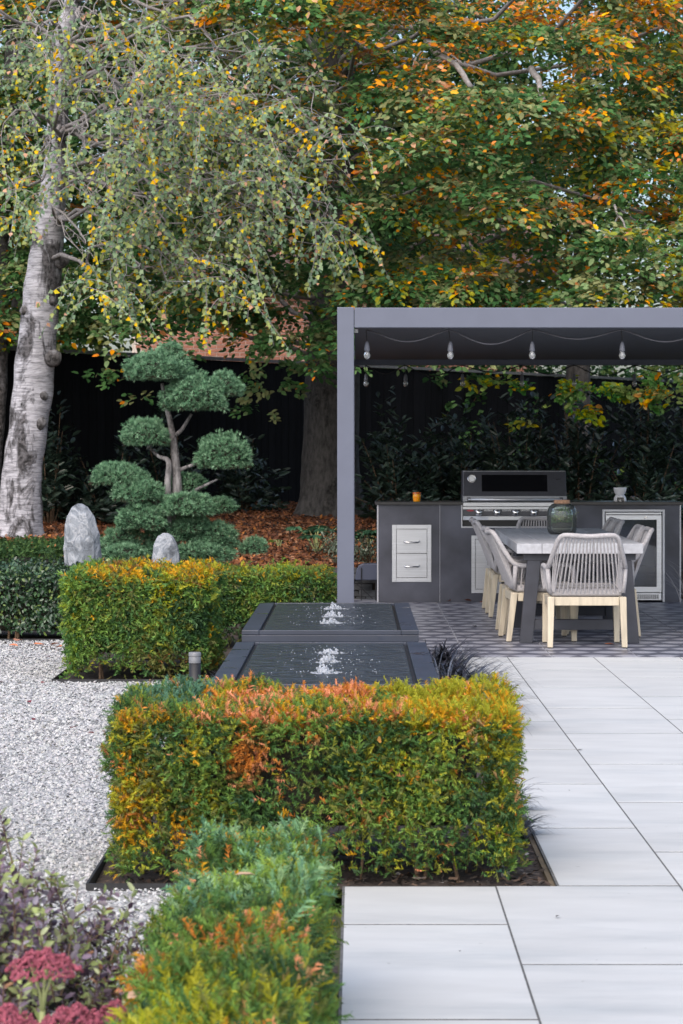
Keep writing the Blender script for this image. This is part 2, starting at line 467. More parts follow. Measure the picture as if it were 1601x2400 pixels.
# ------------------------------------------------------------------ ground, bank, paving, gravel
g = MB().add([(-400,-60,-.10),(400,-60,-.10),(400,900,-.10),(-400,900,-.10)], [(0,1,2,3)]).build('ground', M['grass_ground'])
tag(g, kind='structure')

BANK_Y0 = 23.45
def bank_z(x, y):
    t = np.clip(np.asarray(y) - BANK_Y0, 0, 9.3)
    return .27 + .052 * t + .03 * np.sin(np.asarray(x) * 1.3 + np.asarray(y) * .7) * np.clip(t, 0, 1)

xs = np.linspace(-16, 16, 65); ys = np.concatenate([np.linspace(BANK_Y0, 36, 51), [40, 60, 120]])
gx, gy = np.meshgrid(xs, ys)
V = np.stack([gx, gy, bank_z(gx, gy)], -1).reshape(-1, 3)
nx = len(xs); idx = np.arange(len(V)).reshape(len(ys), nx)
Fq = np.stack([idx[:-1,:-1], idx[:-1,1:], idx[1:,1:], idx[1:,:-1]], -1).reshape(-1, 4)
tag(obj('bank', np_mesh('bank', V, Fq, smooth=True), M['soil']), kind='structure')

# bed soil in front of the bank and in the planting beds
BEDS = [(-.87, .65, 7.74, 16.52), (-.46, -.05, 1.0, 6.6), (-1.90, -.80, 14.83, 16.6), (-6.0, -.06, 16.55, 23.45), (-1.6, -.46, 1.0, 5.75)]
for k, (x0, x1, y0, y1) in enumerate(BEDS):
    n = 24
    bx, by = np.meshgrid(np.linspace(x0, x1, n), np.linspace(y0, y1, n*2))
    bz = -.016 + .010 * np.sin(bx * 31 + by * 17) * np.cos(by * 23 - bx * 11)
    V = np.stack([bx, by, bz - .0011 * k], -1).reshape(-1, 3); idx = np.arange(len(V)).reshape(n*2, n)
    Fq = np.stack([idx[:-1,:-1], idx[:-1,1:], idx[1:,1:], idx[1:,:-1]], -1).reshape(-1, 4)
    tag(obj('bed_soil', np_mesh('bed_soil', V, Fq, smooth=True), M['soil']), kind='structure')

# paving: joint bed and half-bonded slabs 0.6 x 1.2 m
pav = MB().box(.655, 6.2, -1.0, 16.555, -.09, -.0009).box(-.045, .655, -1.0, 7.735, -.09, -.0010).build('paving', M['grout'])
tag(pav, kind='structure')
slab_meshes = {}
def slab_mesh(w, d):
    key = (round(w, 3), round(d, 3))
    if key not in slab_meshes:
        mb = MB(); c = .0006
        x, y = w / 2, d / 2
        mb.add([(-x,-y,-.02),(x,-y,-.02),(x,y,-.02),(-x,y,-.02),(-x,-y,-c),(x,-y,-c),(x,y,-c),(-x,y,-c),(-x+c,-y+c,0),(x-c,-y+c,0),(x-c,y-c,0),(-x+c,y-c,0)],
               [(0,1,5,4),(1,2,6,5),(2,3,7,6),(3,0,4,7),(4,5,9,8),(5,6,10,9),(6,7,11,10),(7,4,8,11),(8,9,10,11)])
        me = mb.mesh('slab'); me.materials.append(M['slab']); slab_meshes[key] = me
    return slab_meshes[key]
def lay(x0, x1, y0, y1, parent, z, maker, name, gap=.0065, gapy=.017):
    if x1 - x0 < .05 or y1 - y0 < .05: return
    o = bpy.data.objects.new(name, maker(x1 - x0 - gap, y1 - y0 - gapy))
    COL.objects.link(o); o.parent = parent
    o.location = ((x0 + x1) / 2, (y0 + y1) / 2, z + random.uniform(-.0003, .0003))
cols = [(-.145, 7.10), (.455, 7.74), (1.055, 8.40), (1.655, 7.85), (2.255, 8.45), (2.855, 7.85), (3.455, 8.45), (4.055, 7.85)]
for x0, yref in cols:
    x1 = x0 + .6
    y = yref - 1.2 * 8
    while y < 16.55:
        y0, y1 = max(y, -.9), min(y + 1.2, 16.55)
        y += 1.2
        if y1 <= y0 + .05: continue
        a = max(x0, -.04)
        if y0 >= 7.70:
            if x1 <= .66: continue
            a = max(a, .66)
        elif y1 > 7.75 and x0 < .65:
            y1 = 7.73
        lay(a, x1, y0, y1, pav, 0, slab_mesh, 'slab')

# patio of patterned tiles, 0.6 m, in light grout
pat = MB().box(-.45, 5.0, 16.565, 24.6, -.09, -.003).build('patio', M['tile_grout'])
tag(pat, kind='structure')
tile_meshes = {}
def tile_mesh(w, d):
    key = (round(w, 3), round(d, 3))
    if key not in tile_meshes:
        me = MB().box(-w/2, w/2, -d/2, d/2, -.01, .0).mesh('tile'); me.materials.append(M['tile']); tile_meshes[key] = me
    return tile_meshes[key]
for i in range(-1, 7):
    for j in range(11):
        x0, y0 = .17 + .6 * i, 16.575 + .6 * j
        if y0 > 22.75 and x0 > .1: continue
        lay(max(x0, -.4), x0 + .6, y0, y0 + .6, pat, .0015, tile_mesh, 'tile', .010, .012)

# gravel court: packed bed and loose white chips
gb = MB().add([(-9,-1,-.016),(-.46,-1,-.016),(-.46,7.72,-.016),(-.88,7.72,-.016),(-.88,14.82,-.016),(-9,14.82,-.016)], [(0,1,2,3,4,5)])
gb.add([(-9,14.82,-.0161),(-1.905,14.82,-.0161),(-1.905,18.1,-.0161),(-9,18.1,-.0161)], [(0,1,2,3)])
gb.add([(-.88,7.72,-.0162),(-.46,7.72,-.0162),(-.46,7.73,-.0162),(-.88,7.73,-.0162)], [(0,1,2,3)])
tag(gb.build('gravel_court', M['gravel_bed']), kind='structure')

octv = np.array([(1,0,-.2),(-1,0,-.1),(.15,1,-.15),(-.1,-1,-.2),(.15,.1,.9)], float)
octf = np.array([(0,2,4),(2,1,4),(1,3,4),(3,0,4)])
def rand_rot(n):
    q = RNG.normal(size=(n, 4)); q /= np.linalg.norm(q, axis=1, keepdims=True)
    w, x, y, z = q.T
    return np.stack([np.stack([1-2*(y*y+z*z), 2*(x*y-z*w), 2*(x*z+y*w)], -1),
                     np.stack([2*(x*y+z*w), 1-2*(x*x+z*z), 2*(y*z-x*w)], -1),
                     np.stack([2*(x*z-y*w), 2*(y*z+x*w), 1-2*(x*x+y*y)], -1)], 1)
def gravel(n, x0, x1, y0, y1, size):
    x = RNG.uniform(x0, x1, n); y = RNG.uniform(y0, y1, n)
    k = ((x < -.885) | (y < 7.70)) & ((y < 14.80) | (x < -1.915))
    k &= x > (-.165 * y - .45)                      # nothing that no view could reach
    x, y = x[k], y[k]; n = len(x)
    pos = np.stack([x, y, RNG.uniform(-.010, .004, n)], -1)
    sc = size * RNG.uniform(.55, 1.25, (n, 1)) * RNG.uniform(.6, 1.15, (n, 3))
    base = RNG.choice([.47, .43, .385, .31, .16], n, p=[.36, .36, .19, .07, .02])
    col = np.stack([base, base * 1.0, base * 1.0], -1) * (1 + RNG.uniform(-.08, .08, (n, 1))) + RNG.uniform(-.012, .012, (n, 3))
    up = nrm(np.stack([RNG.normal(size=n) * .45, RNG.normal(size=n) * .45, np.ones(n)], -1)); ax = nrm(np.cross(up, RNG.normal(size=(n, 3))))
    return pos - [0, 0, .004], np.stack([ax, np.cross(up, ax), up], -1), sc * [1.15, 1.15, .85], col
A = gravel(46000, -2.4, -.47, 4.9, 11.0, .0072)
B = gravel(40000, -3.4, -.88, 11.0, 18.1, .0092)
parts = [np.concatenate([a, b]) for a, b in zip(A, B)]
o = scatter('gravel', octv, octf, parts[0], parts[1], parts[2], parts[3], M['chip'], tipvar=.05)
tag(o, 'loose white and grey gravel chips covering the court', 'gravel', kind='stuff')

# steel edging round the beds, a timber-brown upstand on the paving side
def edging(pts, label):
    t = thing('steel_edging', label, 'edging')
    for (x0, y0), (x1, y1) in zip(pts[:-1], pts[1:]):
        a, b = Vector((x0, y0, 0)), Vector((x1, y1, 0)); d = (b - a).normalized(); n = Vector((-d.y, d.x, 0)) * .004
        MB().hexa([a - n + Vector((0,0,-.09)), b - n + Vector((0,0,-.09)), b + n + Vector((0,0,-.09)), a + n + Vector((0,0,-.09))],
                  [a - n + Vector((0,0,.008)), b - n + Vector((0,0,.008)), b + n + Vector((0,0,.008)), a + n + Vector((0,0,.008))]).build('strip', M['edging'], t)
edging([(-.878, 14.6), (-.878, 7.735), (-.46, 7.735)], 'thin black steel edging round the front hedge bed beside the gravel')
edging([(-1.90, 18.1), (-1.90, 14.828), (-.88, 14.828)], 'thin black steel edging round the block hedge bed in the gravel')
edging([(-7.0, 18.115), (-1.91, 18.115)], 'thin dark edging strip in front of the far left hedge')
t = thing('bed_edge_board', 'brown edge board between the front hedge bed and the paving', 'edging')
M['brown_edge'] = mk('brown_edge', (.10, .075, .045), .9, var=.35, scale=12)
MB().box(.636, .652, 7.745, 16.5, -.09, -.006).build('board', M['brown_edge'], t)

# bark chips and fallen leaves in the front bed
n = 2600
x = RNG.uniform(-.85, .63, n); y = RNG.uniform(7.76, 9.4, n)
pos = np.stack([x, y, np.full(n, -.010) + RNG.uniform(0, .014, n)], -1)
col = pick([(.06,.04,.03),(.10,.065,.045),(.16,.13,.11),(.03,.024,.02),(.28,.26,.25)], [3,3,1.2,3,.5], n)
a = nrm(np.stack([RNG.normal(size=n), RNG.normal(size=n), RNG.normal(size=n) * .3], -1))
R = frames(a, np.tile([0., 0, 1], (n, 1)) + RNG.normal(size=(n, 3)) * .35)
chipv = np.array([(-.5,-.22,0),(.5,-.18,0),(.5,.2,.06),(-.5,.24,.04)]); chipf = np.array([(0,1,2,3)])
o = scatter('bark_mulch', chipv, chipf, pos, R, RNG.uniform(.012, .032, n), col, M['chip'])
tag(o, 'dark bark chips scattered over the front bed soil', 'mulch', kind='stuff')

# ------------------------------------------------------------------ dry stone retaining wall under the bank
wall = thing('dry_stone_wall', 'low dark dry stone retaining wall behind the pergola post', 'wall', (0, 23.3, 0))
MB().box(-6, 6, .06, .22, -.1, .262).build('backing', M['soil'], wall)
z = -.02; row = 0
while z < .26:
    h = random.choice((.045, .055, .065)); x = -1.6 + random.uniform(0, .1)
    while x < .16:
        w = random.uniform(.09, .27)
        d0 = random.uniform(-.03, .012); j = lambda s=.006: random.uniform(-s, s)
        x1, z1 = x + w - .008, z + h - .006
        MB().hexa([(x+j(), d0+j(), z+j(.003)), (x1+j(), d0+j(), z+j(.003)), (x1, .1, z), (x, .1, z)],
                  [(x+j(), d0+j(), z1+j(.004)), (x1+j(), d0+j(), z1+j(.004)), (x1, .1, z1), (x, .1, z1)]).build('stone', M['slate'], wall)
        x += w
    z += h; row += 1

# leaf litter on the bank
n = 46000
x = RNG.uniform(-5.5, 1.6, n); y = BANK_Y0 + 9 * RNG.uniform(0, 1, n) ** 1.05
pos = np.stack([x, y, bank_z(x, y) + RNG.uniform(.0, .03, n)], -1)
a = nrm(np.stack([RNG.normal(size=n), RNG.normal(size=n), RNG.normal(size=n) * .35], -1))
R = frames(a, np.tile([0., -.35, 1], (n, 1)) + RNG.normal(size=(n, 3)) * .8)
litv = np.array([(0,0,0),(.45,.3,.10),(1,0,.02),(.45,-.3,.10)]); litf = np.array([(0,2,1),(0,3,2)])
col = pick([(.20,.078,.036),(.29,.115,.05),(.13,.052,.03),(.36,.19,.11),(.42,.16,.04),(.065,.034,.024)], [5,4,4,1.4,.8,3], n)
col = col * (1 + .25 * wnoise(pos, 1.5, 3)[:, None])
o = scatter('leaf_litter', litv, litf, pos, R, RNG.uniform(.035, .075, n), np.clip(col, .01, 1), M['dry_leaf'])
tag(o, 'brown and russet fallen leaves covering the bank', 'leaves', kind='stuff')

# a pale stone kerb piece at the foot of the birches
k = MB().box(-.55, .10, -.25, .25, -.02, .07).build('stone_kerb', M['stone'], bevel=.01)
k.location = (-3.68, 24.1, float(bank_z(-3.7, 24.1)) + .015)
tag(k, 'flat grey stone kerb piece at the left edge below the birches', 'kerb')

# ------------------------------------------------------------------ fence behind
fence = thing('board_fence', 'tall black board fence behind the trees and laurels', 'fence')
fA = Vector((-3.81, 30.1, 0)); fd = Vector((6.05, 7.8, 0)).normalized(); fn = Vector((fd.y, -fd.x, 0))
bw = .15
bm = MB().box(0, bw - .006, 0, .02, .3, 2.72).mesh('board'); bm.materials.append(M['fence'])
rotz = math.atan2(fd.y, fd.x)
for k in range(-34, 170):
    o = bpy.data.objects.new('board', bm); COL.objects.link(o); o.parent = fence
    p = fA + fd * (k * bw); o.location = p + fn * random.uniform(-.002, .002); o.rotation_euler = (0, 0, rotz)
for k in range(-3, 15):
    o = MB().box(-5.1/3 , 5.1/3, -.03, .05, 2.725, 2.765).build('cap_rail', M['fence_cap'], fence)
    o.scale = (.53, 1, 1); p = fA + fd * (k * 1.8); o.location = p; o.rotation_euler = (0, 0, rotz)

# ------------------------------------------------------------------ brick house far behind
house = thing('brick_house', 'red brick house glimpsed under the tree canopy behind the fence', 'house', (0, 46, 0))
MB().box(-4.35, 3.6, 0, .3, .3, 4.78).build('wall', M['mortar'], house)
MB().add([(-4.8, -.5, 4.88), (4.0, -.5, 4.88), (4.0, 4.5, 8.2), (-4.8, 4.5, 8.2), (-4.8, -.5, 4.78), (4.0, -.5, 4.78), (4.0, 4.5, 8.1), (-4.8, 4.5, 8.1)],
         [(0,1,2,3),(7,6,5,4),(0,4,5,1),(1,5,6,2),(2,6,7,3),(3,7,4,0)]).build('roof', M['roof_tile'], house)
win = MB().box(1.75, 2.45, -.03, .05, 3.6, 4.7).build('window', M['white'], house)
MB().box(1.83, 2.37, -.036, -.031, 3.68, 4.62).build('pane', M['black'], win)
brick_me = MB().box(0, .212, -.012, .05, 0, .059).mesh('brick'); brick_me.materials.append(M['brick'])
half = []
cnt = 0
rest = MB()
for r in range(0, 28):
    zz = 2.60 + r * .075
    for c in range(-19, 15):
        xx = c * .225 + (.1125 if r % 2 else 0)
        if 1.55 < xx < 2.45 and 3.52 < zz < 4.72: continue
        u = VPX + xx * F_PX / 46; v = VPY - (zz - H_CAM) * F_PX / 46
        if ((400 < u < 520 and 715 < v < 805) or (625 < u < 790 and 725 < v < 810) or (1060 < u < 1220 and 678 < v < 725)) and cnt < 300:
            o = bpy.data.objects.new('brick', brick_me); COL.objects.link(o); o.parent = house; o.location = (xx, random.uniform(-.002, .002), zz); cnt += 1
        elif zz < 4.7:
            rest.box(xx, xx + .212, -.012, .05, zz, zz + .059)
o = rest.build('brickwork', M['brick'], house); o['kind'] = 'stuff'

# ------------------------------------------------------------------ pergola
PY0, PY1, PX0, PX1 = 17.2, 24.35, -.138, 4.3
pw = .122; zt, zb = 2.483, 2.335
perg = thing('pergola', 'blue grey steel pergola with solid louvred roof over the dining patio', 'pergola')
for (px, py) in ((PX0, PY0), (PX1, PY0), (PX0, PY1 - pw), (PX1, PY1 - pw)):
    MB().box(px, px + pw, py, py + pw, 0.002, zt).build('post', M['steel_paint'], perg, bevel=.004)
    MB().box(px - .03, px + pw + .03, py - .03, py + pw + .03, 0.002, .012).build('base_plate', M['steel_paint'], perg)
MB().box(PX0 + pw + .002, PX1 - .002, PY0 + .004, PY0 + pw - .004, zb, zt - .003).build('front_beam', M['steel_paint'], perg, bevel=.004)
MB().box(PX0 + pw + .002, PX1 - .002, PY1 - pw + .004, PY1 - .004, zb, zt - .003).build('rear_beam', M['steel_paint'], perg, bevel=.004)
for px in (PX0, PX1):
    MB().box(px + .004, px + pw - .004, PY0 + pw + .002, PY1 - pw - .002, zb, zt - .003).build('side_beam', M['steel_paint'], perg, bevel=.004)
nl = 34; pitch = (PY1 - PY0 - 2 * pw) / nl
lou = MB().box(PX0 + pw + .006, PX1 - .006, 0, pitch - .006, zb + .055, zb + .085).mesh('louvre'); lou.materials.append(M['ceiling'])
for k in range(nl):
    o = bpy.data.objects.new('louvre', lou); COL.objects.link(o); o.parent = perg; o.location = (0, PY0 + pw + k * pitch, 0)
MB().box(PX0 + pw + .004, PX1 - .004, PY0 + pw + .003, PY1 - pw - .003, zb + .09, zb + .10).build('roof_sheet', M['ceiling'], perg)
# small white block painting in a spot of light; cable
MB().box(PX0 + pw + .003, PX0 + pw + .03, PY0 + pw, PY0 + pw + .02, zb - .03, zb - .004).build('painted_light_spot', M['white'], perg)

def bulb_set(name, label, Y, xs, zbeam, drop, sag, dark):
    t = thing(name, label, 'string light')
    pts = []
    for i, x in enumerate(xs):
        pts.append((x, Y, zbeam))
        if i < len(xs) - 1:
            x2 = xs[i + 1]
            for s in np.linspace(0, 1, 13)[1:-1]:
                pts.append((x + (x2 - x) * s, Y, zbeam - sag * math.sin(math.pi * s) ** 1.3 * (1 + .25 * math.sin(i * 2.1))))
    MB().tube(pts, .0055, 5).build('cable', M['black'] if dark else M['cable_grey'], t, True)
    for i, x in enumerate(xs):
        dx = random.uniform(-.012, .012)
        z0 = zbeam - drop
        MB().tube([(x, Y, zbeam), (x + dx * .5, Y, zbeam - drop * .5), (x + dx, Y, z0 + .01)], .003, 5).build('drop_wire', M['black'], t)
        s = MB().lathe([(.006, .012), (.011, .004), (.016, -.012), (.019, -.035), (.021, -.05), (.021, -.058), (.017, -.06)], (x + dx, Y, z0), 12).build('socket', M['bulb_socket'], t, True)
        bl = MB().lathe([(.012, -.06), (.018, -.068), (.0235, -.082), (.0245, -.092), (.021, -.106), (.012, -.116), (.002, -.119)], (x + dx, Y, z0), 14).build('bulb', M['bulb_glass'], s, True)
        MB().tube([(x + dx - .004, Y, z0 - .06), (x + dx - .005, Y, z0 - .09), (x + dx + .005, Y, z0 - .09), (x + dx + .004, Y, z0 - .06)], .0025, 5).build('filament', M['white'], s)
    return t
M['bulb_socket'] = mk('grey_socket', (.16, .165, .20), .5, var=.1)
M['bulb_glass'] = glassmat('bulb_glass', (1, 1, 1), .03, 1.6, .9, .24)  # white diffuse share paints the sky's reflection into the bulbs
M['cable_grey'] = mk('grey_cable', (.11, .11, .13), .5)
Yf = PY0 + pw + .10
def ux(u, Y): return (u - VPX) * Y / F_PX
bulb_set('string_light', 'string of clear bulbs hanging inside the front pergola beam', Yf, [ux(u, Yf) for u in (858, 1052, 1249, 1457, 1663, 1870, 2075)], zb - .004, .098, .088, False)
Yb = PY1 - pw - .05
bulb_set('string_light', 'string of small bulbs hanging along the rear pergola beam', Yb, [ux(u, Yb) for u in (857, 948, 1082, 1225, 1345, 1489, 1620, 1760)], zb - .004, .10, .09, True)
# ------------------------------------------------------------------ outdoor kitchen
KY = 22.76; KS = KY / F_PX
def kx(u): return (u - VPX) * KS
def kz(v): return H_CAM - (v - VPY) * KS
kit = thing('outdoor_kitchen', 'long charcoal clad outdoor kitchen counter with black granite worktop', 'kitchen counter')
KX0, KX1, KB, KT = kx(884), kx(1596), KY + .575, .935
# front cladding panels, set round the openings
G0, G1 = kx(1084), kx(1330)        # grill opening
GZ = kz(1234)
D0, D1, DZ0, DZ1 = kx(919), kx(1011), kz(1364), kz(1230)
FR0, FR1, FZ1 = kx(1412), kx(1558), kz(1194)
AC0, AC1, AZ0, AZ1 = kx(1105), kx(1300), kz(1390), kz(1255)
th = .02
def panel(x0, x1, z0, z1): MB().box(x0, x1, KY, KY + th, z0, z1).build('panel', M['clad'], kit)
J1 = kx(1031)
panel(KX0 + .012, D0, .004, KT); panel(D1, J1 - .002, .004, KT); panel(D0, D1, .004, DZ0); panel(D0, D1, DZ1, KT)
panel(J1 + .002, G0 - .012, .004, KT); panel(G0 - .012, G1 + .012, .004, AZ0); panel(G0 - .012, AC0, AZ0, AZ1); panel(AC1, G1 + .012, AZ0, AZ1); panel(G0 - .012, G1 + .012, AZ1, GZ - .012)
panel(G1 + .012, FR0, .004, KT); panel(FR0, FR1, FZ1, KT); panel(FR1, KX1 - .012, .004, KT)
for x in (KX0, KX1 - .012): MB().box(x, x + .012, KY - .004, KY + .02, .004, KT).build('edge_trim', M['trim'], kit)
MB().box(J1 - .002, J1 + .002, KY + .004, KY + .012, .004, KT).build('joint_strip', M['trim'], kit)
for x in (KX0, KX1 - .012): MB().box(x, x + .012, KY + .0205, KB, .004, KT).build('side_panel', M['clad'], kit)
MB().box(KX0 + .012, KX1 - .012, KB - .02, KB, .004, KT).build('back_panel', M['clad'], kit)
MB().box(KX0 + .02, FR0 - .01, KY + .35, KY + .36, .004, KT - .3).build('inner_wall', M['black'], kit)
MB().box(KX0 - .02, G0, KY - .022, KB + .02, KT + .001, KT + .031).build('worktop', M['granite'], kit, bevel=.003)
MB().box(G1, KX1 + .02, KY - .022, KB + .02, KT + .001, KT + .031).build('worktop', M['granite'], kit, bevel=.003)
MB().box(G0, G1, KY + .46, KB + .02, KT + .001, KT + .031).build('worktop', M['granite'], kit, bevel=.003)
# silver frame round the grill opening
for (a, b, c, d) in ((G0 - .012, G0 - .001, GZ, KT), (G1 + .001, G1 + .012, GZ, KT), (G0 - .012, G1 + .012, GZ - .012, GZ)):
    MB().box(a, b, KY - .003, KY + .06, c, d).build('opening_trim', M['trim'], kit)

# two-drawer steel unit
du = thing('drawer_unit', 'brushed steel two drawer unit set into the left of the counter', 'drawer unit')
fw = .040
for (a, b, c, d) in ((D0, D0 + fw, DZ0, DZ1), (D1 - fw, D1, DZ0, DZ1), (D0 + fw, D1 - fw, DZ1 - fw, DZ1), (D0 + fw, D1 - fw, DZ0, DZ0 + fw)):
    MB().box(a, b, KY - .008, KY + .03, c, d).build('frame', M['inox'], du, bevel=.002)
mid = (DZ0 + DZ1) / 2
for (z0, z1) in ((DZ0 + fw + .003, mid - .002), (mid + .002, DZ1 - fw - .003)):
    dr = MB().box(D0 + fw + .003, D1 - fw - .003, KY - .005, KY + .02, z0, z1).build('drawer', M['inox'], du, bevel=.002)
    xm, zm = (D0 + D1) / 2, z0 + (z1 - z0) * .46
    MB().tube([(xm - .072, KY - .006, zm + .012), (xm - .072, KY - .03, zm + .008), (xm - .060, KY - .045, zm), (xm + .060, KY - .045, zm), (xm + .072, KY - .03, zm + .008), (xm + .072, KY - .006, zm + .012)], .0075, 8).build('handle', M['chrome'], dr, True)

# access doors under the grill
ad = thing('access_door', 'grey steel access doors in the counter below the grill', 'cabinet door')
for (a, b, c, d) in ((AC0, AC0 + .036, AZ0, AZ1), (AC1 - .036, AC1, AZ0, AZ1), (AC0 + .036, AC1 - .036, AZ1 - .036, AZ1), (AC0 + .036, AC1 - .036, AZ0, AZ0 + .036)):
    MB().box(a, b, KY - .006, KY + .03, c, d).build('frame', M['inox'], ad, bevel=.002)
am = (AC0 + AC1) / 2
for (a, b, hx) in ((AC0 + .039, am - .002, am - .05), (am + .002, AC1 - .039, am + .05)):
    d_ = MB().box(a, b, KY + .002, KY + .02, AZ0 + .039, AZ1 - .039).build('door', M['inox'], ad, bevel=.002)
    MB().tube([(hx, KY, .50), (hx, KY - .03, .49), (hx, KY - .03, .33), (hx, KY, .32)], .007, 8).build('handle', M['chrome'], d_, True)

# grill
gr = thing('gas_grill', 'built in gas barbecue with dark hood, window and steel front', 'grill')
gx0, gx1 = G0 + .004, G1 - .004
hood_y0, hood_y1 = KY + .02, KY + .44
zl0, zl1 = kz(1176), kz(1103)
MB().hexa([(gx0, hood_y0, zl0), (gx1, hood_y0, zl0), (gx1, hood_y1, zl0), (gx0, hood_y1, zl0)],
          [(gx0 + .004, hood_y0 + .09, zl1), (gx1 - .004, hood_y0 + .09, zl1), (gx1 - .004, hood_y1, zl1), (gx0 + .004, hood_y1, zl1)]).build('hood', M['enamel'], gr, bevel=.008, bseg=3)
hood = gr.children[0]
def hood_pt(x, z, out=.0): 
    s = (z - zl0) / (zl1 - zl0); return Vector((x, hood_y0 + .09 * s - out, z))
def hood_plate(name, x0, x1, z0, z1, m, out=.003):
    q = [hood_pt(x0, z0, out), hood_pt(x1, z0, out), hood_pt(x1, z0, out - .004), hood_pt(x0, z0, out - .004)]
    w = [hood_pt(x0, z1, out), hood_pt(x1, z1, out), hood_pt(x1, z1, out - .004), hood_pt(x0, z1, out - .004)]
    return MB().hexa(q, w).build(name, m, hood)
M['window_black'] = mk('black_window', (.004, .004, .005), .08, var=.05)
hood_plate('window', kx(1130), kx(1284), kz(1152), kz(1113), M['window_black'])
hood_plate('lower_band', gx0, gx1, zl0 + .002, kz(1163), M['inox'])
hood_plate('top_edge', gx0 + .004, gx1 - .004, zl1 - .010, zl1 - .004, M['inox'], .002)
c = hood_pt(kx(1107), kz(1122), .004)
ang = math.atan2(.09, zl1 - zl0)
th_m = MB().lathe([(.0, .0), (.042, .0), (.042, .008), (.034, .012), (.033, .009), (.0, .009)], (0, 0, 0), 24, False).build('thermometer', M['chrome'], hood, True)
th_m.rotation_euler = (math.pi / 2 - ang, 0, 0); th_m.location = c
face = MB().lathe([(0.0005, .0105), (.031, .0105), (.031, .0112), (.0005, .0112)], (0, 0, 0), 20).build('dial', M['white'], hood)
face.rotation_euler = th_m.rotation_euler; face.location = c
pts = [hood_pt(kx(1295) + .088 * s, kz(1122.5) - .006 * math.sin(math.pi * s), .004) for s in np.linspace(0, 1, 9)]
MB().tube(pts, [.001, .0025, .003, .003, .003, .003, .003, .0025, .001], 5).build('emblem', M['chrome'], hood)
hz = kz(1171)
MB().tube([(gx0 + .05, hood_y0 - .045, hz), (gx1 - .05, hood_y0 - .045, hz)], .012, 12).build('handle', M['inox'], hood, True)
for x in (gx0 + .055, gx1 - .055): MB().box(x - .015, x + .015, hood_y0 - .055, hood_y0 + .01, hz - .018, hz + .022).build('handle_bracket', M['enamel'], hood, bevel=.003)
MB().box(gx0, gx1, KY - .01, KY + .44, kz(1187), zl0 - .006).build('top_rail', M['inox'], gr, bevel=.003)
MB().box(gx0, gx1, KY - .004, KY + .40, kz(1193), kz(1188)).build('enamel_rail', M['enamel'], gr)  # dark enamel rail behind the steel strip
cp = MB().box(gx0, gx1, KY - .012, KY + .30, kz(1209), kz(1194)).build('control_panel', M['enamel'], gr, bevel=.003)
MB().box(gx0, gx1, KY - .014, KY - .0122, kz(1193.5), kz(1188)).build('upper_strip', M['inox'], gr)
zk = kz(1201.5)
for i, u in enumerate((1122, 1165, 1208, 1251, 1294)):
    kb = MB().lathe([(.0, .0), (.036, .0), (.036, .008), (.026, .012), (.024, .036), (.020, .040), (.0, .040)], (0, 0, 0), 20, False).build('knob', M['chrome'], cp, True)
    kb.rotation_euler = (math.pi / 2, 0, 0); kb.location = (kx(u), KY - .0125, zk)
    tk = MB()
    for q in range(7):
        xx = kx(u) + .052 + q * .0125; tk.box(xx, xx + .005, KY - .0138, KY - .0122, zk + .014, zk + .030)
    if u < 1290: tk.build('tick_marks', M['white'], cp)
M['red_badge'] = mk('red_badge', (.35, .03, .05), .4)
MB().add([(kx(1102) + .034 * math.cos(t_), KY - .0135, kz(1196.5) + .009 * math.sin(t_)) for t_ in np.linspace(0, 6.283, 17)[:-1]], [tuple(range(16))[::-1]]).build('badge', M['red_badge'], cp)
dt = MB().box(gx0 + .002, gx1 - .002, KY - .008, KY + .28, kz(1219), kz(1209.5)).build('drip_tray', M['inox'], gr, bevel=.002)
M['sticker'] = mk('pale_sticker', (.52, .55, .62), .35)
MB().box(gx0 + .004, kx(1145), KY - .0105, KY - .0085, kz(1218.3), kz(1210.3)).build('sticker', M['sticker'], dt)
MB().box(gx0 + .002, gx1 - .002, KY + .02, KY + .30, GZ + .004, kz(1219.5)).build('recess', M['black'], gr)

# fridge
fr = thing('bar_fridge', 'steel framed glass door bar fridge built into the right of the counter', 'fridge')
fwd = .022
for (a, b, c_, d) in ((FR0, FR0 + fwd, .006, FZ1), (FR1 - fwd, FR1, .006, FZ1), (FR0 + fwd, FR1 - fwd, FZ1 - fwd, FZ1)):
    MB().box(a, b, KY - .008, KY + .03, c_, d).build('surround', M['trim'], fr, bevel=.002)
a0, a1 = FR0 + fwd + .010, FR1 - fwd - .010
MB().box(a0, a1, KY + .43, KY + .45, .06, FZ1 - fwd - .006).build('cabinet_back', M['inox'], fr)
for x in (a0, a1 - .012): MB().box(x, x + .012, KY + .03, KY + .43, .06, FZ1 - fwd - .006).build('cabinet_side', M['inox'], fr)
MB().box(a0, a1, KY + .03, KY + .43, .05, .06).build('cabinet_floor', M['inox'], fr)
zd1, zd0 = FZ1 - fwd - .034, .10
MB().box(a0, a1, KY - .006, KY + .02, zd1 + .008, FZ1 - fwd - .008).build('top_grille', M['inox'], fr, bevel=.002)
door = MB().box(a0, a0 + .045, KY - .010, KY + .016, zd0, zd1).box(a1 - .045, a1, KY - .010, KY + .016, zd0, zd1).box(a0 + .0451, a1 - .0451, KY - .010, KY + .016, zd1 - .042, zd1).box(a0 + .0451, a1 - .0451, KY - .010, KY + .016, zd0, zd0 + .05).build('door_frame', M['inox'], fr)
MB().box(a0 + .045, a1 - .045, KY + .001, KY + .006, zd0 + .05, zd1 - .042).build('pane', M['fridge_glass'], door)
MB().lathe([(.0, 0), (.012, 0), (.012, .01), (0, .01)], (0, 0, 0), 12, False).build('lock', M['chrome'], door).matrix_local = Matrix.Translation((kx(1513), KY - .0105, zd1 - .02)) @ Matrix.Rotation(math.pi / 2, 4, 'X')
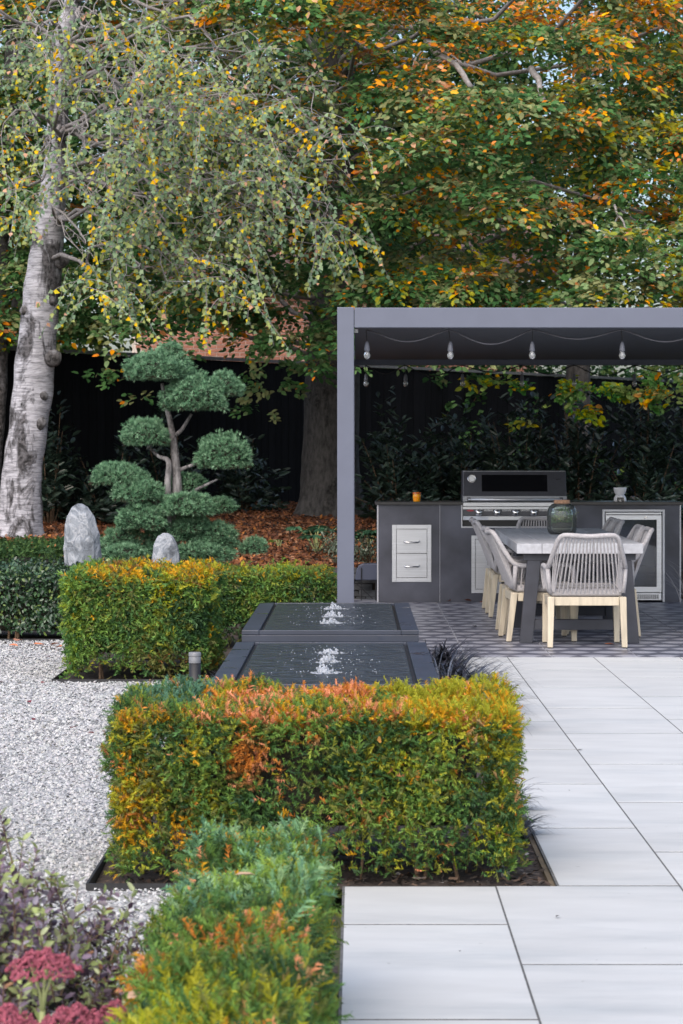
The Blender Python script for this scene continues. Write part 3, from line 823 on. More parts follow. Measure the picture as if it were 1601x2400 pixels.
for z in (.34, .60): MB().box(a0 + .013, a1 - .013, KY + .06, KY + .42, z, z + .006).build('shelf', M['trim'], fr)
vg = MB().box(a0, a1, KY - .004, KY + .02, .022, .092).build('vent_grille', M['inox'], fr, bevel=.002)
for q in range(26):
    xx = a0 + .02 + q * (a1 - a0 - .04) / 26
    MB().box(xx, xx + .010, KY - .0055, KY - .0038, .034, .078).build('vent_slot', M['black'], vg)

# things on the worktop
WT = KT + .0315
cd = thing('candle_glass', 'small orange glass candle holder on the worktop', 'candle holder', (kx(978), KY + .16, WT))
M['orange_glass'] = mk('orange_glass', (.85, .34, .01), .15, var=.15, scale=20)
M['orange_glass'].node_tree.nodes['Principled BSDF'].inputs['Subsurface Weight'].default_value = .5
M['orange_rim'] = mk('dark_orange_rim', (.45, .10, .01), .2)
MB().lathe([(.032, 0), (.036, .01), (.038, .04), (.040, .082), (.036, .082), (.034, .06), (.0, .058)], (0, 0, 0), 24, False).build('cup', M['orange_glass'], cd, True)
MB().lathe([(.0402, .070), (.041, .088), (.037, .088), (.0365, .072)], (0, 0, 0), 24, False).build('rim', M['orange_rim'], cd, True)
MB().lathe([(.0, .059), (.034, .059), (.034, .063), (.0, .064)], (0, 0, 0), 16, False).build('wax', M['white'], cd)
ob = thing('oil_burner', 'white ceramic oil burner with tealight arch on the worktop', 'oil burner', (kx(1457), KY + .14, WT))
M['dark_inside'] = mk('dark_inside', (.02, .02, .025), .8)
seg = 40; prof = [(.062, 0), (.061, .02), (.056, .04), (.046, .056), (.040, .066)]
vs = []; fs = []
for r_, z_ in prof:
    for k_ in range(seg): vs.append((r_ * math.cos(2*math.pi*k_/seg), r_ * math.sin(2*math.pi*k_/seg), z_))
for i_ in range(len(prof) - 1):
    for k_ in range(seg):
        mid_a = 2 * math.pi * (k_ + .5) / seg
        if abs(mid_a - 1.5 * math.pi) < .55 and i_ < 2: continue
        k2 = (k_ + 1) % seg; fs.append((i_*seg+k_, i_*seg+k2, (i_+1)*seg+k2, (i_+1)*seg+k_))
base = MB().add(vs, fs).build('base', M['ceramic'], ob, True)
sm = base.modifiers.new('s', 'SOLIDIFY'); sm.thickness = .005
MB().lathe([(.040, .066), (.050, .078), (.058, .098), (.063, .120), (.064, .135), (.060, .135), (.054, .10), (.03, .08), (0, .078)], (0, 0, 0), 32, False).build('bowl', M['ceramic'], ob, True)
MB().lathe([(.0, .001), (.018, .001), (.018, .014), (.0, .014)], (0, 0, 0), 16, False).build('tealight', M['white'], ob)

# dark box on thin legs left of the counter
bx = thing('covered_hose_box', 'dark blue grey rounded box on thin black legs beside the counter', 'box', (.10, 23.02, 0))
vs = []
prof = [(-.11, .20), (.11, .20), (.11, .36), (-.03, .36), (-.075, .34), (-.10, .29)]
vs = [(x, 0, z) for x, z in prof] + [(x, .16, z) for x, z in prof]
n_ = len(prof)
MB().add(vs, [tuple(range(n_))[::-1], tuple(range(n_, 2*n_))] + [(i, (i+1) % n_, n_ + (i+1) % n_, n_ + i) for i in range(n_)][::1]).build('cover', M['blue_box'], bx, bevel=.008)
for (p, q) in (((-.05, -.01, .32), (-.05, -.01, .004)), ((.09, -.01, .2), (.09, -.01, .004)), ((-.10, -.012, .17), (.06, -.012, .02)), ((-.05, .15, .2), (-.05, .15, .004)), ((.09, .15, .2), (.09, .15, .004))):
    MB().tube([p, q], .006, 6).build('leg', M['black'], bx)

# ------------------------------------------------------------------ dining tables
TROT = -math.atan(.0152)
def table(name, label, y0, y1, group):
    t = thing(name, label, 'table', (1.672 + (y0 - 17.71) * .0152, y0, 0), TROT, group)
    W, L_, z1, z0 = .945, y1 - y0, .75, .674
    n = 5; w = W / n
    for k in range(n):
        a = -W / 2 + k * w
        MB().box(a + .001, a + w - .001, 0, L_, z0, z1 + random.uniform(-.0015, .0015)).build('plank', M['top_wash'], t, bevel=.004)
    for yy in (.06, L_ - .24):
        for s in (-1, 1):
            bot = [(s * .40 - .048, yy, .002), (s * .40 + .048, yy, .002), (s * .40 + .048, yy + .09, .002), (s * .40 - .048, yy + .09, .002)]
            top = [(s * .34 - .05, yy, z0 - .052), (s * .34 + .05, yy, z0 - .052), (s * .34 + .05, yy + .09, z0 - .052), (s * .34 - .05, yy + .09, z0 - .052)]
            MB().hexa(bot, top).build('leg', M['table_leg'], t, bevel=.003)
        MB().box(-.42, .42, yy, yy + .09, z0 - .05, z0 - .001).build('top_bar', M['table_leg'], t)
        MB().box(-.342, .342, yy + .012, yy + .078, .10, .178).build('cross_bar', M['table_leg'], t, bevel=.003)
    return t
table('dining_table', 'near grey washed plank dining table on dark trestle legs', 17.71, 19.595, 'dining tables end to end')
table('dining_table', 'far grey washed plank dining table with the glass jar on it', 19.605, 21.5, 'dining tables end to end')

# ------------------------------------------------------------------ rope chairs
def smooth_path(pts, n=5):
    """Catmull-Rom through the points"""
    P = [Vector(p) for p in pts]; out = []
    for i in range(len(P) - 1):
        p0, p1, p2, p3 = P[max(i-1, 0)], P[i], P[i+1], P[min(i+2, len(P)-1)]
        for k in range(n):
            s = k / n
            out.append(.5 * ((2*p1) + (p2 - p0)*s + (2*p0 - 5*p1 + 4*p2 - p3)*s*s + (3*p1 - p0 - 3*p2 + p3)*s**3))
    out.append(P[-1]); return out
def make_chair():
    t = thing('rope_chair', 'x', 'chair')
    def leg(x, y, fx, fy):
        a, b = .026, .020
        MB().hexa([(fx-b, fy-b, .006), (fx+b, fy-b, .006), (fx+b, fy+b, .006), (fx-b, fy+b, .006)], [(x-a, y-a, .372), (x+a, y-a, .372), (x+a, y+a, .372), (x-a, y+a, .372)]).build('leg', M['wood'], t, bevel=.004)
        MB().box(fx - .014, fx + .014, fy - .014, fy + .014, 0, .006).build('foot_pad', M['black'], t)
    for s in (-1, 1):
        leg(s * .262, -.215, s * .272, -.258); leg(s * .262, .225, s * .270, .238)
    for y in (-.215, .225): MB().box(-.235, .235, y - .014, y + .014, .308, .370).build('apron', M['wood'], t, bevel=.003)
    for x in (-.262, .262): MB().box(x - .014, x + .014, -.188, .198, .308, .370).build('apron', M['wood'], t, bevel=.003)
    # woven seat: rounded slab
    st = MB().box(-.262, .262, -.205, .235, .374, .43).build('seat', M['rope'], t, bevel=.024, bseg=4)
    MB().box(-.225, .225, -.17, .205, .425, .452).build('cushion_weave', M['rope_dark'], st, bevel=.02, bseg=3)
    R_ = .0185
    corner = {}
    side = [(.268, .225, .40), (.283, .232, .50), (.287, .215, .565), (.288, .16, .585), (.288, .0, .583), (.286, -.15, .575), (.278, -.225, .600), (.252, -.29, .69), (.222, -.345, .785), (.196, -.366, .818), (.150, -.378, .826)]
    full = side + [(0, -.392, .818)] + [(-x, y, z) for x, y, z in side[::-1]]
    MB().tube(smooth_path(full, 4), R_, 10).build('arm_frame', M['rope'], t, True)
    for s in (-1, 1):
        MB().tube([(s * .283, -.205, .575), (s * .277, -.212, .49), (s * .266, -.212, .40)], R_ * .92, 10).build('rear_post', M['rope'], t, True)
    for s in (-1, 1):
        for k in range(9):
            y = -.165 + k * .041
            ztop = .566
            MB().tube([(s * .287, y + .01, ztop), (s * .262, y, .41)], .0048, 6, False).build('rope', M['rope'], t)
    nb = 16
    for k in range(nb):
        f = -1 + 2 * k / (nb - 1)
        xt = f * .178; xb = f * .238
        yt = -.391 + .014 * abs(f); zt_ = .812 + .004 * abs(f)
        MB().tube([(xt, yt, zt_), (xb, -.212, .405)], .0066, 6, False).build('rope', M['rope'], t)
    # flared outer cords running from the slanting frame to the rear seat rail
    for s in (-1, 1):
        for k in range(3):
            q = k / 3
            MB().tube([(s * (.212 + .05 * q), -.345 + .09 * q, .77 - .13 * q), (s * (.244 + .006 * k), -.212, .405)], .0048, 6, False).build('rope', M['rope'], t)
    return t
M['rope_dark'] = mk('rope_weave', (.30, .285, .28), .9, var=.3, scale=90, bump=.8, bscale=220)
proto = make_chair()
chairs = [
 (1.685, 17.557, 0.0, 'pale rope armchair at the near end of the tables, back to the camera'),
 (1.392, 18.15, -math.pi/2 + .05, 'nearest of the rope armchairs along the left side of the tables'),
 (1.402, 18.83, -math.pi/2 + .02, 'second nearest rope armchair along the left side of the tables'),
 (1.425, 20.86, -math.pi/2, 'third rope armchair from the camera along the left side of the tables'),
 (1.432, 21.52, -math.pi/2, 'farthest rope armchair along the left side, nearest the grill'),
 (1.925, 18.63, math.pi/2, 'nearest of the rope armchairs along the right side of the tables'),
 (1.930, 19.27, math.pi/2, 'second nearest rope armchair along the right side of the tables'),
 (1.955, 20.92, math.pi/2, 'third rope armchair from the camera along the right side of the tables'),
 (1.962, 21.58, math.pi/2, 'farthest rope armchair along the right side, in front of the fridge'),
 (1.735, 21.66, math.pi, 'rope armchair at the far end of the tables, facing the camera'),
]
for i, (x, y, r, lab) in enumerate(chairs):
    o = proto if i == 0 else copy_tree(proto)
    o.location = (x, y, .003); o.rotation_euler = (0, 0, r)
    tag(o, lab, 'chair', 'rope armchairs round the dining tables')

# ------------------------------------------------------------------ terrarium jar on the table
jar = thing('terrarium_jar', 'large glass terrarium jar with cork lid, moss and plants on the table', 'terrarium', (1.722, 19.86, .752))
outer = [(.0, .0), (.095, .0), (.115, .012), (.124, .04), (.126, .09), (.1265, .15), (.122, .195), (.108, .228), (.082, .250), (.066, .257)]
inner = [(r - .004 if r > .01 else 0, z + (.006 if z < .01 else 0)) for r, z in outer][::-1]
MB().lathe(outer + inner, (0, 0, 0), 40, False).build('glass_shell', M['glass'], jar, True)
MB().lathe([(.064, .248), (.068, .258), (.068, .284), (.062, .286), (.0, .286)], (0, 0, 0), 28, False).build('cork_lid', M['cork'], jar)
M['jar_soil'] = mk('jar_soil', (.018, .015, .012), .9, var=.5, scale=60, bump=.6, bscale=120)
M['jar_gravel'] = mk('jar_gravel', (.20, .19, .17), .9, var=.4, scale=120, bump=.6, bscale=160)
MB().lathe([(.0, .009), (.088, .009), (.108, .02), (.116, .04), (.0, .041)], (0, 0, 0), 32, False).build('soil_layer', M['jar_soil'], jar, True)
MB().lathe([(.0, .0415), (.117, .0415), (.1175, .050), (.0, .0505)], (0, 0, 0), 32, False).build('gravel_layer', M['jar_gravel'], jar, True)
MB().lathe([(.0, .051), (.118, .051), (.119, .082), (.10, .098), (.0, .105)], (0, 0, 0), 32, False).build('soil_layer', M['jar_soil'], jar, True)
n = 900
th_ = RNG.uniform(0, 6.283, n); rr = .112 * np.sqrt(RNG.uniform(0, 1, n)); hh = np.where(RNG.uniform(0, 1, n) < .5, RNG.uniform(.09, .13, n), RNG.uniform(.09, .215, n))
rr = np.where(hh > .19, rr * .6, rr)
pos = np.stack([rr * np.cos(th_) + .02 * (hh > .14), rr * np.sin(th_), hh], -1)
leafv = np.array([(0,0,0),(.3,.27,.05),(.7,.22,.04),(1,0,-.06),(.7,-.22,.04),(.3,-.27,.05)]); leaff = np.array([(0,3,2,1),(0,5,4,3)])
a = nrm(RNG.normal(size=(n, 3)) + [0, 0, .5]); R = frames(a, RNG.normal(size=(n, 3)) + [0, 0, 1])
col = pick([(.10,.20,.07),(.18,.28,.11),(.28,.33,.08),(.06,.12,.05)], [3,3,1.5,2], n)
scatter('jar_plants', leafv, leaff, pos, R, RNG.uniform(.012, .028, n), col, M['leaf'], jar)

# ------------------------------------------------------------------ water tables
HT = 1.05; ZW = H_CAM - HT
def water_table(label, y0, y1, x0, x1, jets):
    t = thing('water_table', label, 'fountain', group='water tables')
    r = .105; sl = .022
    MB().box(x0 + .03, x1 - .03, y0 + .03, y1 - .03, .0, ZW - .07).build('plinth', M['fountain'], t)
    MB().box(x0, x1, y0, y1, ZW - .072, ZW - .030).build('basin', M['fountain'], t, bevel=.003)
    for a, b in ((x0, x0 + r), (x1 - r, x1)): MB().box(a, b, y0, y1, ZW - .029, ZW).build('rim', M['fountain'], t, bevel=.004)
    for a, b in ((y0, y0 + .018), (y1 - .018, y1)): MB().box(x0 + r + .001, x1 - r - .001, a, b, ZW - .029, ZW - .001).build('lip', M['fountain'], t, bevel=.003)
    for a, b in ((x0 + r + .0005, x0 + r + sl), (x1 - r - sl, x1 - r - .0005)): MB().box(a, b, y0 + .019, y1 - .019, ZW - .0295, ZW - .02).build('drain_slot', M['black'], t)
    wx0, wx1 = x0 + r + sl + .001, x1 - r - sl - .001
    nx_, ny_ = 60, 130
    gx_, gy_ = np.meshgrid(np.linspace(wx0, wx1, nx_), np.linspace(y0 + .02, y1 - .02, ny_))
    zz = np.zeros_like(gx_)
    for (jx, jy, js) in jets:
        d = np.hypot(gx_ - jx, gy_ - jy); zz += .0035 * np.cos(d * 62) * np.exp(-d * 4.2)
    zz += .0010 * np.sin(gx_ * 21 + 3 * np.sin(gy_ * 9)) * np.sin(gy_ * 34)
    V = np.stack([gx_, gy_, ZW - .004 + zz], -1).reshape(-1, 3); idx = np.arange(len(V)).reshape(ny_, nx_)
    Fq = np.stack([idx[:-1,:-1], idx[:-1,1:], idx[1:,1:], idx[1:,:-1]], -1).reshape(-1, 4)
    obj('water', np_mesh('water', V, Fq, smooth=True), M['water'], t)
    for (jx, jy, js) in jets:
        bm = bmesh.new()
        def ball(p, r_, sub=1, st=1.0):
            bmesh.ops.create_icosphere(bm, subdivisions=sub, radius=r_, matrix=Matrix.Translation(p) @ Matrix.Diagonal((1, 1, st, 1)))
        plume = [(random.gauss(0, .022), random.gauss(0, .03), js * random.uniform(.5, 1)) for _ in range(4)] + [(0, 0, js)]
        for k in range(75):
            ox, oy, hs = random.choice(plume); q = random.random()
            h_ = .042 * hs * (1 - q) ** 1.2; rad = .004 + .042 * q * random.random()
            a_ = random.uniform(0, 6.283)
            ball((jx + ox + rad * math.cos(a_), jy + oy + rad * math.sin(a_), ZW - .003 + h_), random.uniform(.0035, .0085) * (.7 + .5 * q), 1, random.uniform(.9, 1.9))
        for k in range(26):
            a_ = random.uniform(0, 6.283); rad = .02 + .05 * random.random()
            ball((jx + rad * math.cos(a_) * 1.2, jy + rad * math.sin(a_), ZW - .004), random.uniform(.005, .013), 1, .5)
        me = bpy.data.meshes.new('jet'); bm.to_mesh(me); bm.free()
        jo = obj('jet', me, M['foam'], t)
        rm = jo.modifiers.new('merge', 'REMESH'); rm.mode = 'VOXEL'; rm.voxel_size = .0026; rm.use_smooth_shade = True
        bm = bmesh.new()
        for k in range(85):
            a_ = random.uniform(0, 6.283); rad = .03 + .22 * random.random() ** 1.6
            ball((jx + rad * math.cos(a_) * 1.15, jy + rad * math.sin(a_), ZW - .002 + (random.random() < .18) * random.uniform(0, .045)), random.uniform(.0012, .0042), 1, random.uniform(.5, 1))
        me = bpy.data.meshes.new('spray'); bm.to_mesh(me); bm.free()
        me.polygons.foreach_set('use_smooth', [True] * len(me.polygons))
        obj('spray', me, M['foam'], jo)['kind'] = 'stuff'
    return t
def wpt(u, v): 
    Y = F_PX * HT / (v - VPY); return ((u - VPX) * Y / F_PX, Y)
J_up = [wpt(781, 1426) + (1.15,), wpt(777, 1444) + (.9,), wpt(776, 1459) + (.8,)]
J_lo = [wpt(773, 1529) + (.5,), wpt(770, 1550) + (.95,), wpt(763, 1575) + (.95,)]
water_table('rear dark blue grey water table with three bubbling jets by the pergola post', 14.34, 17.05, -.692, .378, J_up)
water_table('front dark blue grey water table with bubbling jets behind the big hedge', 10.94, 13.43, -.68, .392, J_lo)

# bollard light
M['bollard_lens'] = mk('grey_lens', (.17, .175, .19), .35, var=.05)
bo = thing('bollard_light', 'short black bollard light with silver cap beside the front water table', 'bollard light', (-.83, 12.2, .02))
MB().lathe([(.03, -.03), (.03, .318), (.0, .318)], (0, 0, 0), 24, False).build('body', M['black'], bo, True)
MB().lathe([(.031, .319), (.031, .350), (.029, .353), (.0, .353)], (0, 0, 0), 24, False).build('lens_band', M['bollard_lens'], bo, True)
MB().lathe([(.032, .3535), (.032, .371), (.029, .374), (.0, .374)], (0, 0, 0), 24, False).build('cap', M['bollard_lens'], bo, True)

# ------------------------------------------------------------------ standing stones
def monolith(label, u0, u1, vtop, Y, taper, seed, z0=-.05, lean=0.):
    x0, x1 = ux(u0, Y), ux(u1, Y); zt_ = H_CAM - (vtop - VPY) * Y / F_PX
    w = (x1 - x0) / 2; cx = (x0 + x1) / 2; H_ = zt_ - z0
    bm = bmesh.new(); bmesh.ops.create_icosphere(bm, subdivisions=5, radius=1)
    P = np.array([v.co[:] for v in bm.verts]); rr = np.random.default_rng(seed)
    s = (P[:, 2] + 1) / 2
    prof = np.interp(s, [0, .12, .35, .6, .78, .9, .97, 1], taper)
    ang = np.arctan2(P[:, 1], P[:, 0]); rad = np.where(np.hypot(P[:, 0], P[:, 1]) > 1e-6, 1, 0)
    sq = 1 / np.maximum(np.abs(np.cos(ang)) ** 5 + np.abs(np.sin(ang)) ** 5, .3) ** .2
    Q = np.stack([np.cos(ang) * prof * rad * sq, np.sin(ang) * prof * rad * sq, s * 2 - 1], -1)
    for k in range(22):                              # split faces: cut by random planes
        nn = rr.normal(size=3) * [1, 1.2, .75]; nn /= np.linalg.norm(nn); nn[1] = -abs(nn[1]) if k < 15 else nn[1]
        sup = (Q @ nn).max(); d = sup * rr.uniform(.76, .93); ov = np.maximum(Q @ nn - d, 0); Q = Q - ov[:, None] * nn * .9
    Q = Q * np.array([w, w * .75, H_ / 2]) + [0, 0, z0 + H_ / 2]
    Q[:, 0] += lean * np.clip(s - .5, 0, 1) * w
    sc_ = wnoise(Q + 10, 15, seed) * .006 + wnoise(Q + 10, 40, seed + 1) * .006
    Q[:, :2] *= (1 + sc_ / w)[:, None]
    for v, q in zip(bm.verts, Q): v.co = q
    me = bpy.data.meshes.new('standing_stone'); bm.to_mesh(me); bm.free()
    o = obj('standing_stone', me, M['stone']); o.location = (cx, Y, 0)
    tag(o, label, 'standing stone', 'standing stones by the clipped hedge')
monolith('tall pointed pale grey standing stone behind the hedge', 145, 236, 1180, 19.0, [1.0, 1.0, 1.05, 1.04, .93, .70, .42, .12], 5, lean=-.15)
monolith('small pale grey standing stone in front of the cloud pruned tree', 353, 423, 1249, 19.0, [1.0, 1.0, 1.05, 1.02, .92, .72, .48, .16], 9)
# ------------------------------------------------------------------ clipped yew hedges
def yew_spray(nn, w, ln, seed, variants=5):
    """short shoot with needles on all sides, as single thin triangles"""
    rr = np.random.default_rng(seed); out = []
    for q in range(variants):
        vs = []
        bend = rr.uniform(-.25, .25, 2)
        for k in range(nn):
            s = .05 + .95 * (k + rr.uniform(0, .8)) / nn
            phi = (0 if k % 2 else math.pi) + rr.normal() * .55
            L_ = ln * rr.uniform(.65, 1.15) * (1.05 - .45 * s)
            fw = rr.uniform(.45, .95)
            base = np.array([s, bend[0] * s * s, bend[1] * s * s])
            out_ = np.array([0, math.cos(phi), math.sin(phi)])
            tip = base + np.array([fw, 0, 0]) * L_ + out_ * L_ * .85
            sd_ = np.array([1, 0, 0]) * w * .5 + np.array([0, -math.sin(phi), math.cos(phi)]) * w * .4
            vs += [base - sd_, base + sd_, tip]
        vs += [(0, -.02, 0), (0, .02, 0), (1.0, bend[0], bend[1])]
        out.append(np.array([tuple(v) for v in vs]))
    n = len(out[0]) // 3
    return np.array(out), np.arange(n * 3).reshape(n, 3)
YEW_NEAR = yew_spray(15, .095, .44, 1)
YEW_FAR = yew_spray(11, .15, .50, 2)

def box_points(n, x0, x1, y0, y1, z0, z1, r, faces):
    """random points and outward normals on a rounded box"""
    A = {'f': (x1-x0)*(z1-z0), 'b': (x1-x0)*(z1-z0), 'l': (y1-y0)*(z1-z0), 'r': (y1-y0)*(z1-z0), 't': (x1-x0)*(y1-y0)}
    P = []
    tot = sum(A[k] * w for k, w in faces.items())
    for k, w in faces.items():
        m = int(n * A[k] * w / tot)
        x = RNG.uniform(x0, x1, m); y = RNG.uniform(y0, y1, m); z = RNG.uniform(z0, z1, m)
        if k == 'f': y[:] = y0
        if k == 'b': y[:] = y1
        if k == 'l': x[:] = x0
        if k == 'r': x[:] = x1
        if k == 't': z[:] = z1
        P.append(np.stack([x, y, z], -1))
    P = np.concatenate(P)
    lo = np.array([x0 + r, y0 + r, z0 - 9]); hi = np.array([x1 - r, y1 - r, z1 - r])
    Q = np.clip(P, lo, hi); Nn = nrm(P - Q); return Q + Nn * r, Nn

G_DEEP, G_MID, G_FRESH, G_YEL = (.036,.078,.034), (.075,.160,.048), (.155,.265,.060), (.35,.34,.04)
G_OLIVE, G_BLUE = (.135,.150,.045), (.115,.235,.155)
O_AMB, O_RUST, O_PINK, O_DARK = (.58,.31,.03), (.55,.21,.05), (.70,.30,.16), (.29,.145,.05)

def hedge(label, box, n, tmpl, size, colf, faces, r=.05, lump=.03, depth=.07, stems=6, group='clipped yew hedges', zlow=.015, tiptop=1.0):
    x0, x1, y0, y1, z1 = box; gq = size * .62; x0 += gq; x1 -= gq; y0 += gq; y1 -= gq; z1 -= gq * 1.15
    t = thing('yew_hedge', label, 'hedge', ((x0+x1)/2, (y0+y1)/2, 0), group=group)
    off = np.array([(x0+x1)/2, (y0+y1)/2, 0])
    P, Nn = box_points(n, x0, x1, y0, y1, zlow, z1, r, faces)
    lum = lump * wnoise(P, 9, 21) + lump * .6 * wnoise(P, 23, 22)
    dd = RNG.uniform(0, 1, len(P)) ** 1.4 * depth
    stray = (RNG.uniform(0, 1, len(P)) < .035) * RNG.uniform(.01, .045, len(P)) * (size / .05)
    P = P + Nn * (lum - dd + stray)[:, None]
    low = (P[:, 2] - zlow - .05 - .05 * wnoise(P, 5, 77)) / .16
    keep = RNG.uniform(0, 1, len(P)) < np.clip(.42 + low * .7, .12, 1)
    holes = wnoise(P, 7.5, 31)
    keep &= RNG.uniform(0, 1, len(P)) > np.clip((holes - .42) * 1.4, 0, .72) * (Nn[:, 2] < .6)
    P, Nn, dd = P[keep], Nn[keep], dd[keep]; m = len(P)
    tang = RNG.normal(size=(m, 3)); tang -= Nn * (tang * Nn).sum(1, keepdims=True)
    d = nrm(Nn * .62 + nrm(tang) * .75 + np.array([0, 0, .38]))
    nh = nrm(np.cross(d, RNG.normal(size=(m, 3)) * .5 + np.cross(d, Nn + [0, 0, .7])))
    R = frames(d, Nn * .9 + [0, 0, .55] + RNG.normal(size=(m, 3)) * .5)
    col = colf(P, Nn, m)
    sc = size * RNG.uniform(.65, 1.25, m) * np.where(RNG.uniform(0, 1, m) < .02, 1.5, 1)
    fo = scatter('foliage', tmpl[0], tmpl[1], P - off, R, sc, np.clip(col, .006, .9), M['needle'], t, tipvar=.15)
    ins = depth + .05
    MB().box(x0 + ins - off[0], x1 - ins - off[0], y0 + ins - off[1], y1 - ins - off[1], zlow + .14, z1 - ins).build('shade_core', M['core'], t, bevel=.05)  # solid dark box, painted shade behind the gaps in the hedge
    for k in range(stems):
        x = random.uniform(x0 + .08, x1 - .08) - off[0]; y = y0 + random.uniform(.06, .30) - off[1]; q_ = random.uniform(.5, 1.2)
        MB().tube([(x, y, -.06), (x + random.uniform(-.04, .04), y + .02, .10), (x + random.uniform(-.10, .10), y + .05, .28)], [.012 * q_, .009 * q_, .005 * q_], 6).build('stem', M['stem_brown'], t, True)
    return t

def mixc(a, b, w): return a * (1 - w[:, None]) + np.array(b) * w[:, None]
def base_green(P, m, fresh=.5, yel=.15, seed=40):
    nz = wnoise(P, 6, seed) * .6 + wnoise(P, 17, seed + 1) * .5
    r = RNG.uniform(0, 1, m)
    c = pickn(P, [G_DEEP, G_MID, G_OLIVE, G_FRESH], [1.5, 3, 1.1, .6 + fresh * 2], seed + 7, 12., .6)
    w = np.clip(nz * .9 + .1, 0, 1) * fresh; c = mixc(c, G_FRESH, w * .6)
    c = mixc(c, G_YEL, ((r < yel) * np.clip(nz + .6, 0, 1)) * .8)
    return c
def blob(P, c, s):
    return np.exp(-(((P - np.array(c)) / np.array(s)) ** 2).sum(1))
def patch(c, P, w, cols, prob, m, seed):
    w = w * (.75 + .5 * wnoise(P, 14, seed))
    k = (RNG.uniform(0, 1, m) * .6 + .2 + .28 * wnoise(P, 18, seed + 500)) < np.clip(w, 0, 1)
    c[k] = pickn(P[k], cols, prob, seed + 300, 13., .5)
    return c

def col_front(P, Nn, m):
    c = base_green(P, m, .45, .22, 50)
    x, y, z = P.T
    top = np.clip((Nn[:, 2] - .25) * 2, 0, 1)
    right = np.clip((x + .05) / .5, 0, 1)
    c = patch(c, P, .85 * np.clip(right + .06, 0, 1) * (.45 + .5 * np.clip((z - .2) / .3, 0, 1)), [G_OLIVE, (.25,.30,.03), G_YEL, O_AMB], [1.4, 3, 4, .5], m, 61)
    c = patch(c, P, .85 * top * np.clip((x + .62) / .15, 0, 1), [(.30,.31,.05), G_YEL, O_AMB, O_RUST, O_PINK], [2.2, 2.8, 1.8, .6, .4], m, 62)
    c = patch(c, P, 1.3 * top * blob(P, (-.22, 8.2, .6), (.36, .45, .2)), [O_PINK, O_RUST, O_AMB], [4, 3, .8], m, 63)
    c = patch(c, P, 1.0 * top * np.clip((x - .05) / .2, 0, 1), [(.30,.32,.04), G_YEL, O_AMB], [2.5, 3, 1.2], m, 64)
    left = np.clip((-.60 - x) / .08, 0, 1)
    c = patch(c, P, .85 * left * (Nn[:, 1] < -.2), [G_OLIVE, G_YEL, O_AMB, O_RUST, O_DARK], [2.2, 2.8, 1.6, .4, .8], m, 65)
    c = patch(c, P, 1.2 * blob(P, (-.36, 7.85, .40), (.085, .3, .075)), [O_RUST, O_DARK, O_PINK], [3, 2, 1], m, 66)
    c = patch(c, P, .7 * blob(P, (-.60, 7.85, .17), (.12, .3, .07)), [O_AMB, O_RUST], [3, 1], m, 67)
    c = patch(c, P, .85 * np.clip((-.45 - x) / .1, 0, 1) * np.clip((y - 8.1) / .15, 0, 1), [G_BLUE, (.06,.14,.085), G_MID], [3, 2, 1], m, 68)
    c = patch(c, P, np.full(m, .07), [O_DARK, O_RUST, (.35,.22,.10)], [2, 1, 1], m, 69)
    return c
hedge('large clipped yew hedge block in front of the water tables, orange along its top', (-.83, .56, 7.80, 8.66, .575), 32000, YEW_NEAR, .038, col_front,
      {'f': 1.5, 't': 1.35, 'l': .8, 'r': .8, 'b': .3}, r=.06, lump=.034, depth=.08, stems=9)

def col_fore(P, Nn, m):
    c = base_green(P, m, .6, .12, 70)
    x, y, z = P.T
    top = np.clip((Nn[:, 2] - .25) * 2, 0, 1)
    c = patch(c, P, .85 * top * np.clip((y - 5.0) / .3, 0, 1), [(.13,.26,.16), (.20,.37,.19), (.29,.43,.22), (.24,.36,.08)], [1.8, 2.8, 2.0, 1.8], m, 71)
    c = patch(c, P, .80 * top * np.clip((4.55 - y) / .3, 0, 1), [G_YEL, G_FRESH, (.34,.36,.03)], [2.4, 2, 1.2], m, 72)
    c = patch(c, P, 1.0 * top * blob(P, (-.17, 4.90, .45), (.09, .17, .2)), [O_RUST, O_PINK, O_AMB], [2, 2, 1.4], m, 73)
    c = patch(c, P, .7 * blob(P, (-.42, 4.62, .45), (.05, .10, .2)), [O_RUST, O_PINK, O_AMB], [2, 2, 2], m, 74)
    c = patch(c, P, .95 * top * blob(P, (-.24, 4.05, .45), (.10, .12, .2)), [O_AMB, G_YEL], [3, 2], m, 75)
    c = patch(c, P, np.full(m, .05), [O_PINK, O_RUST, (.4,.28,.14)], [1, 1, 1], m, 76)
    return c
hedge('nearest clipped yew hedge running away along the paving edge at the bottom', (-.44, -.070, 2.4, 6.25, .445), 25000, YEW_NEAR, .041, col_fore,
      {'t': 1.6, 'r': 1.0, 'l': 1.0, 'b': .6, 'f': .1}, r=.065, lump=.030, depth=.07, stems=5)

def col_block(P, Nn, m):
    c = base_green(P, m, .8, .16, 80)
    x, y, z = P.T
    top = np.clip((Nn[:, 2] - .25) * 2, 0, 1)
    rim = np.clip((z - .50) / .12, 0, 1)
    c = patch(c, P, .75 * np.maximum(rim, 0) * blob(P, (-1.15, 14.9, .62), (.42, 1.2, .3)), [G_YEL, (.24,.28,.02), O_AMB], [4, 2.5, 1.6], m, 81)
    c = patch(c, P, .95 * top, [O_AMB, G_YEL, G_OLIVE, O_DARK], [3.0, 2.2, 1.4, .5], m, 82)
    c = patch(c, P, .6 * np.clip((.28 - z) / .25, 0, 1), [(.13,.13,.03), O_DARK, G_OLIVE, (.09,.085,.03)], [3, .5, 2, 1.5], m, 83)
    c = patch(c, P, .7 * np.clip((-1.62 - x) / .15, 0, 1), [G_FRESH, G_MID, (.20,.28,.04)], [3, 2, 1.5], m, 84)
    return c
